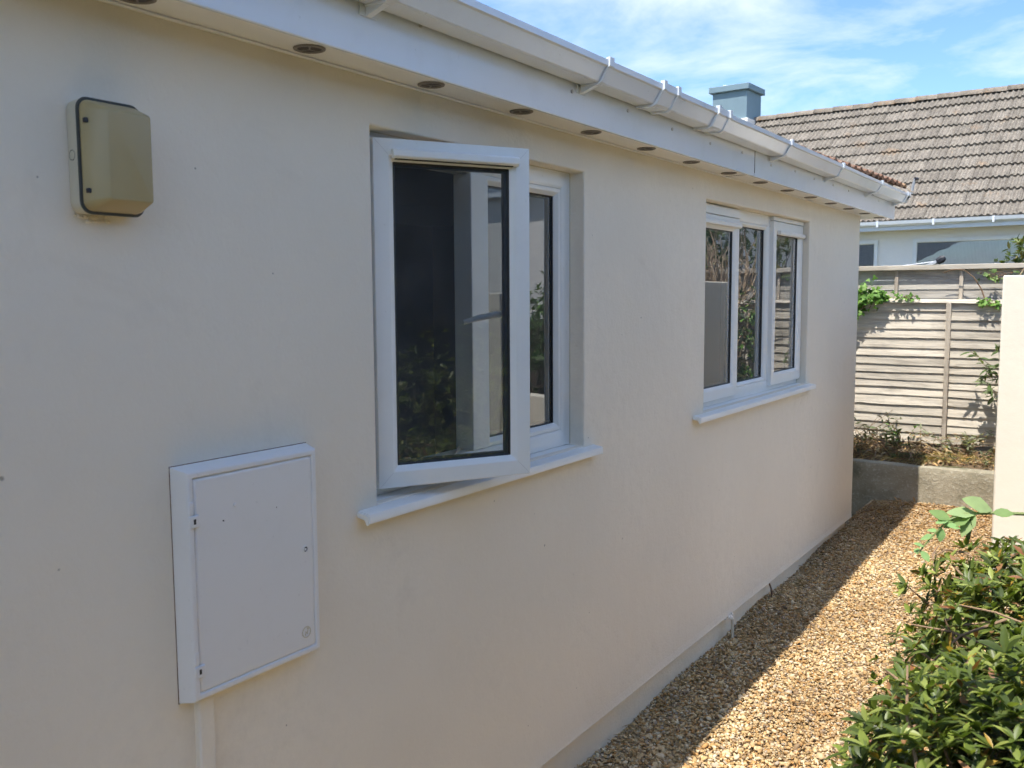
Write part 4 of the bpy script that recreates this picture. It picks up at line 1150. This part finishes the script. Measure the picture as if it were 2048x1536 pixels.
# bramble shoot above the hedge
def bramble():
    root = thing('bramble', 'pale green bramble shoot with thorny stem above the hedge', 'bramble', (1.55, 2.42, H - .62))
    b = Vector(root.location)
    pts = [Vector((1.60, 2.46, H - .56)), Vector((1.484, 2.367, H - .500)), Vector((1.413, 2.32, H - .497)), Vector((1.36, 2.29, H - .500)), Vector((1.324, 2.262, H - .515))]
    MB().tube([p - b for p in pts], [.0050, .0045, .004, .003, .002], 6).obj('stem', M['matt_stem'], root)
    th = MB()
    for i in range(12):
        t = random.uniform(0, 2.9); p = pts[int(t)].lerp(pts[int(t) + 1], t % 1) - b
        d = Vector((random.gauss(0, 1), random.gauss(0, 1), random.gauss(0, 1))).normalized() * .007
        th.tube([p, p + d], [.0016, .0003], 4)
    th.obj('thorn', M['twig'], root)
    wide = leaf_template(.62, .05, .10, .012)
    def lf(p, d, up, L, col):
        R = basis(np.array([d], float), np.array([up], float))[0] * L
        me = batch_mesh('leaf', *wide, R[None], np.zeros((1, 3)), np.array([col]), True); me.materials.append(M['matt_leaf'])
        link('leaf', me, None, root, Vector(p) - b)
    pale, mid_, dk = (.31, .41, .18), (.20, .30, .10), (.05, .09, .03)
    lf((1.412, 2.32, H - .492), (-.75, -.45, .42), (.35, -.55, .75), .072, pale)
    lf((1.413, 2.318, H - .496), (.55, .1, .05), (.1, -.6, .8), .045, mid_)
    lf((1.385, 2.30, H - .498), (-.85, -.3, .05), (.1, -.4, .9), .066, pale)
    lf((1.375, 2.295, H - .500), (-.70, -.35, -.35), (-.2, -.5, .8), .070, mid_)
    lf((1.380, 2.298, H - .500), (-.35, -.5, -.65), (-.4, -.6, .5), .062, pale)
    lf((1.372, 2.29, H - .506), (-.1, -.2, -.9), (-.8, -.5, .2), .055, dk)
    lf((1.335, 2.266, H - .512), (-.8, -.1, .35), (.1, -.5, .8), .050, mid_)
    for q in range(10):
        p = Vector((1.33, 2.265, H - .512)).lerp(Vector((1.275, 2.22, H - .590)), q / 9.0)
        lf(p, (random.gauss(-.4, .6), random.gauss(0, .5), random.gauss(-.1, .4)), (0, -.4, .9), random.uniform(.022, .036), (.26, .42, .16))
    MB().tube([Vector((1.33, 2.265, H - .512)) - b, Vector((1.30, 2.24, H - .55)) - b, Vector((1.275, 2.22, H - .59)) - b], [.0022, .002, .0015], 5).obj('stem', M['matt_stem'], root)
M['matt_stem'] = mat_plain('green_stem', (.22, .26, .10), .6, .3, 0, .2)
bramble()

# ================================================================== NEIGHBOURING BUNGALOW
NBA = math.radians(-3.2)
nb = thing('neighbour_bungalow', 'white bungalow with lichened tile roof and blue grey chimney behind the fence', 'house', (0, 18.0, -.16), NBA)
Z0 = .16 + H                   # local height of the camera level
EZ = Z0 + 1.30; EY = -.06; RZ = Z0 + 4.02; RY = 3.22
MB().box(-9, 9, .30, 6.2, 0, Z0 + 1.20).obj('wall', M['white_render'], nb)
MB().box(-9.2, 9.2, .0, .45, Z0 + 1.165, Z0 + 1.185).obj('soffit', M['soffit'], nb)
MB().box(-9.2, 9.2, -.02, .0, Z0 + 1.15, Z0 + 1.32).obj('fascia', M['fascia'], nb)
ng = MB()
prof = [(-.022, 0.0), (-.022, -.085), (-.045, -.095), (-.10, -.06), (-.115, .0), (-.108, .0), (-.095, -.055), (-.045, -.085), (-.030, -.08), (-.030, 0)]
n = len(prof); v = [(x, a, Z0 + 1.315 + b) for x in (-9.2, 9.2) for a, b in prof]
ng.add(v, [(i, (i + 1) % n, n + (i + 1) % n, n + i) for i in range(n)])
ng = ng.obj('gutter', M['gutter'], nb)
for k in range(-8, 9):
    x = -1.32 + .96 * k
    MB().box(x - .018, x + .018, -.122, -.02, Z0 + 1.213, Z0 + 1.322).obj('bracket', M['gutter'], ng)
def nb_window(x0, x1, z0, z1, split=()):
    w = thing('window', '', ''); del w['label']; del w['category']; w.parent = nb
    o = Vector((0, .30, 0)); U, V, N_ = Vector((1, 0, 0)), Vector((0, 0, 1)), Vector((0, -1, 0))
    MB().frame(o, U, V, N_, x0, x1, z0, z1, [(0, 0), (0, .045), (.06, .045), (.075, .025), (.075, 0)]).obj('window_frame', M['upvc'], w, .004, 1)
    MB().quad(o, U, V, N_, x0 + .07, x1 - .07, z0 + .07, z1 - .07, .022).obj('pane', M['nb_glass'], w, recalc=False)
    MB().quad(o, U, V, N_, x0 + .07, x1 - .07, z0 + .07, z1 - .07, .004).obj('blind', M['curtain'], w, recalc=False)
    MB().box(x0 - .05, x1 + .05, .20, .302, z0 - .04, z0).obj('sill', M['upvc'], w)
M['nb_glass'] = mat_glass('neighbour_glass', (.75, .78, .80), 4.0)
nb_window(-1.74, 1.60, Z0 - .35, Z0 + .995)
nb_window(-3.55, -2.36, Z0 - .35, Z0 + .995)
slope = Vector((0, RY - EY, RZ - EZ)); SL = slope.length; sdir = slope.normalized(); snor = Vector((1, 0, 0)).cross(sdir)
rfm = MB(); e0 = sdir * 0
rfm.add([(-9.3, EY, EZ - .03), (9.3, EY, EZ - .03), (9.3, RY, RZ - .03), (-9.3, RY, RZ - .03), (9.3, 2 * RY - EY, EZ - .03), (-9.3, 2 * RY - EY, EZ - .03)], [(0, 1, 2, 3), (3, 2, 4, 5)])
nroof = rfm.obj('roof', M['tile'], nb)
for sx in (-9.0, 9.0):
    MB().add([(sx, .3, Z0 + 1.2), (sx, 6.2, Z0 + 1.2), (sx, RY, RZ - .05)], [(0, 1, 2)]).obj('gable', M['white_render'], nb)
ROWS = 11; G = SL / ROWS; TW = .298
tms = []
for q in range(4):
    t = tile_mesh('tile', .290, G + .05, .046, [(.012, .078, 1), (.112, .178, 1), (.212, .280, 1)], .028, .010); t.materials.append(M['tile']); tms.append(t)
TM = Matrix((Vector((1, 0, 0)), sdir, snor)).transposed()
trot = TM.to_euler()
rest = MB()
nt = 0
for r in range(ROWS):
    left = -3.1 - (r / (ROWS - 1)) * 3.2 - .35
    for c in range(-31, 31):
        x = c * TW + (TW / 2 if False else 0)
        p = Vector((x, EY, EZ)) + sdir * (r * G - .01) + snor * .004
        if left - .3 < x < .75:
            link('tile', random.choice(tms), None, nroof, p + snor * random.uniform(0, .009) + sdir * random.uniform(-.012, .010), (trot[0] + random.uniform(-.006, .006), trot[1], trot[2] + random.uniform(-.006, .006))); nt += 1
        else:
            v = [p + TM @ Vector(q) for q in ((0, 0, .03), (.29, 0, .03), (.29, G + .04, 0), (0, G + .04, 0), (0, .004, 0), (.29, .004, 0))]
            rest.add(v, [(0, 1, 2, 3), (4, 5, 1, 0)])
ro = rest.obj('tile_field', M['tile'], nroof); ro['kind'] = 'stuff'
# ridge tiles, half-round
rm = MB(); seg = 8; v = []; f = []
for s in (0, .44):
    for k in range(seg + 1):
        a = math.pi * k / seg; v.append((s, .14 * math.cos(a), .115 * math.sin(a) + (.012 if s == 0 else 0)))
for k in range(seg): f.append((k, k + 1, seg + 2 + k, seg + 1 + k))
f.append(tuple(range(seg + 1)))
rme = mesh('ridge_tile', v, f, True); rme.materials.append(M['ridge'])
for k in range(-20, 21):
    link('ridge_tile', rme, None, nroof, (k * .43 + .1, RY, RZ - .02 + random.uniform(-.006, .008)), (random.uniform(-.03, .03), random.uniform(-.01, .01), 0))
# chimney
cx0, cx1, cy0, cy1 = -6.86, -6.02, RY - .55, RY + .30
ch = MB(); ch.box(cx0, cx1, cy0, cy1, RZ - .9, Z0 + 4.66)
ch = ch.obj('chimney', M['slate_paint'], nb, .012, 2)
MB().box(cx0 - .07, cx1 + .07, cy0 - .07, cy1 + .07, Z0 + 4.661, Z0 + 4.80).obj('chimney_cap', M['slate_paint'], ch, .012, 2)
MB().box(cx0 - .03, cx1 + .04, cy0 - .04, cy1 + .04, RZ - .6, RZ - .0).obj('flashing', M['white_render'], ch, .006, 1)
fl = MB(); v, f = ico(2)
for k in range(14):
    s = random.uniform(.03, .07); c = Vector((random.uniform(cx0 + .2, cx1 - .2), random.uniform(cy0 + .1, cy1 - .2), Z0 + 4.805))
    fl.add([c + Vector((a[0] * s * 1.6, a[1] * s, a[2] * s * .6)) for a in v], f)
fl.obj('mortar_flaunching', M['white_render'], ch)

# washing line prop head between fence and bungalow
lp = thing('washing_line_prop', 'grey washing line prop with black head and white line above the fence', 'line prop', (-.55, 10.0, -.16))
b = Vector(lp.location)
MB().tube([Vector((-.50, 10.02, -.16)) - b, Vector((-.20, 10.0, H + .20)) - b, Vector((.055, 10.0, H + .315)) - b], [.018, .020, .024], 8).obj('pole', M['grey_plastic'], lp, 0, 1, True)
MB().tube([Vector((.045, 10.0, H + .310)) - b, Vector((.085, 10.0, H + .335)) - b, Vector((.115, 10.0, H + .352)) - b], [.034, .040, .022], 8).obj('head', M['black_plastic'], lp, 0, 1, True)
MB().tube([Vector((-.60, 10.0, H + .245)) - b, Vector((-.2, 10.0, H + .285)) - b, Vector((.06, 10.0, H + .318)) - b], .006, 6).obj('line', M['cord'], lp, 0, 1, True)

# grey aerial clip standing on the roof corner
ac = thing('cable_clip', 'small grey cable clip with black roller at the gutter end', 'clip', (.27, 7.44, H + .735))
b = Vector(ac.location)
MB().tube([Vector((.262, 7.44, H + .735)) - b, Vector((.272, 7.44, H + .80)) - b, Vector((.282, 7.44, H + .845)) - b], [.009, .011, .008], 7).obj('arm', M['grey_plastic'], ac, 0, 1, True)
MB().tube([Vector((.285, 7.43, H + .842)) - b, Vector((.298, 7.45, H + .842)) - b], .013, 10).obj('roller', M['black_plastic'], ac, 0, 1, True)
MB().tube([Vector((.235, 7.40, H + .775)) - b, Vector((.275, 7.42, H + .745)) - b], .003, 5).obj('twig', M['pale_twig'], ac)

# ================================================================== SURROUNDINGS SEEN ONLY AS REFLECTIONS
shed = thing('dark_shed', 'long dark stained timber shed reflected in the open casement', 'shed', (3.1, 0, -.16))
MB().box(.02, 1.6, -5.0, 4.5, 0, 2.75).obj('wall', M['black_timber'], shed)
for k in range(17):
    MB().extrude([(0.018, .02 + k * .152), (-.012, .02 + k * .152), (.004, .166 + k * .152), (.018, .166 + k * .152)], -5.0, 4.5).obj('board', M['black_timber'], shed)
MB().add([(-.15, -5.1, 2.80), (-.15, 4.6, 2.80), (1.75, 4.6, 3.05), (1.75, -5.1, 3.05), (-.15, -5.1, 2.72), (-.15, 4.6, 2.72)], [(0, 1, 2, 3), (0, 1, 5, 4)]).obj('roof', M['black_timber'], shed)
ball_shrub('tall_shrub', 'tall leafy shrub beside the hedge reflected low in the open casement', (2.42, 2.0, .88), .62, 2300, (.03, .052), [(.08, .115, .022), (.11, .155, .03), (.055, .08, .018), (.18, .225, .04), (.27, .30, .08)], (.95, 1.9, 1.05), base_z=-.05)
def twiggy():
    root = thing('twiggy_shrub', 'bare twiggy shrub reflected in the far window', 'shrub', (1.52, 8.26, -.16))
    tw = MB()
    for k in range(240):
        a = random.gauss(.12, .4); bb = random.gauss(0, .3); L = random.uniform(.6, 1.3); s0 = Vector((max(-.38, min(.6, random.gauss(0, .3))), random.gauss(0, .13), random.uniform(1.2, 2.0)))
        e_ = s0 + Vector((a, bb, 1)).normalized() * L * .6
        tw.tube([s0, s0.lerp(e_, .5) + Vector((random.gauss(0, .06), random.gauss(0, .06), 0)), e_], [.009, .006, .002], 5)
    for k in range(14):
        tw.tube([(random.gauss(0, .1), random.gauss(0, .05), 0), (random.gauss(0, .15), random.gauss(0, .08), 1.0), (random.gauss(0, .2), random.gauss(0, .1), 1.9)], [.035, .025, .01], 6)
    tw.obj('branch', M['pale_twig'], root)
    n = 900
    C = np.column_stack([np.clip(RNG.normal(0, .34, n), -.5, .9), np.clip(RNG.normal(-.05, .13, n), -.3, .3), RNG.uniform(.35, 1.95, n)])
    A = rand_unit(n) * .6 + np.array([-.3, -.5, .5]); A /= np.linalg.norm(A, axis=1, keepdims=True)
    P, R, col = leaf_cloud('foliage', None, C, A, 4, (.05, .09), 1.2, GREEN + DULL, 'leaf')
    link('foliage', batch_mesh('foliage', *LEAF_LOW, R, P, col), M['leaf'], root)
twiggy()
ball_shrub('shrub', 'rounded green shrub behind the low garden wall reflected in the near window', (3.4, 8.5, H - .45), .5, 420, (.05, .09), GREEN + DULL, (1, .8, 1.1), base_z=-.16)
ball_shrub('tree', 'dark broadleaf tree reflected at the far window left light', (3.3, 11.0, H + 1.5), 1.3, 1500, (.08, .14), [(.05, .09, .025), (.08, .14, .04), (.04, .07, .02)], (1, .8, 1.3), 'tree', base_z=-.16)
ball_shrub('shrub', 'dense dark green shrub reflected behind the bare twigs in the far window', (2.15, 9.75, H + .35), .85, 1000, (.05, .09), [(.05, .09, .025), (.08, .13, .04), (.04, .06, .02), (.14, .2, .06)], (1, .7, 1.2), base_z=-.16)
ot = thing('outbuilding', 'white rendered building with tiled roof reflected in the near window', 'house', (6.5, 11.9, -.16))
MB().box(-3.3, 3.5, -2.0, 3.5, 0, 3.3).obj('wall', M['white_render'], ot)
MB().add([(-3.6, -2.2, 3.35), (3.8, -2.2, 3.35), (3.8, .8, 5.5), (-3.6, .8, 5.5), (3.8, 3.8, 3.35), (-3.6, 3.8, 3.35)], [(0, 1, 2, 3), (3, 2, 4, 5)]).obj('roof', M['tile'], ot)
MB().box(-3.6, 3.8, -2.14, -2.08, 3.16, 3.34).obj('fascia', M['fascia'], ot)
MB().add([(-3.3, -2, 3.3), (-3.3, 3.5, 3.3), (-3.3, .8, 5.2)], [(0, 1, 2)]).obj('gable', M['white_render'], ot)
bf = thing('dark_fence', 'dark stained fence standing behind the low garden wall', 'fence', (3.0, 9.0, -.16))
for k in range(22):
    MB().box(-.9 + k * .145, -.9 + k * .145 + .14, .12 + .012 * (k % 2), .135 + .012 * (k % 2), 0, 1.62).obj('board', M['bark'], bf)
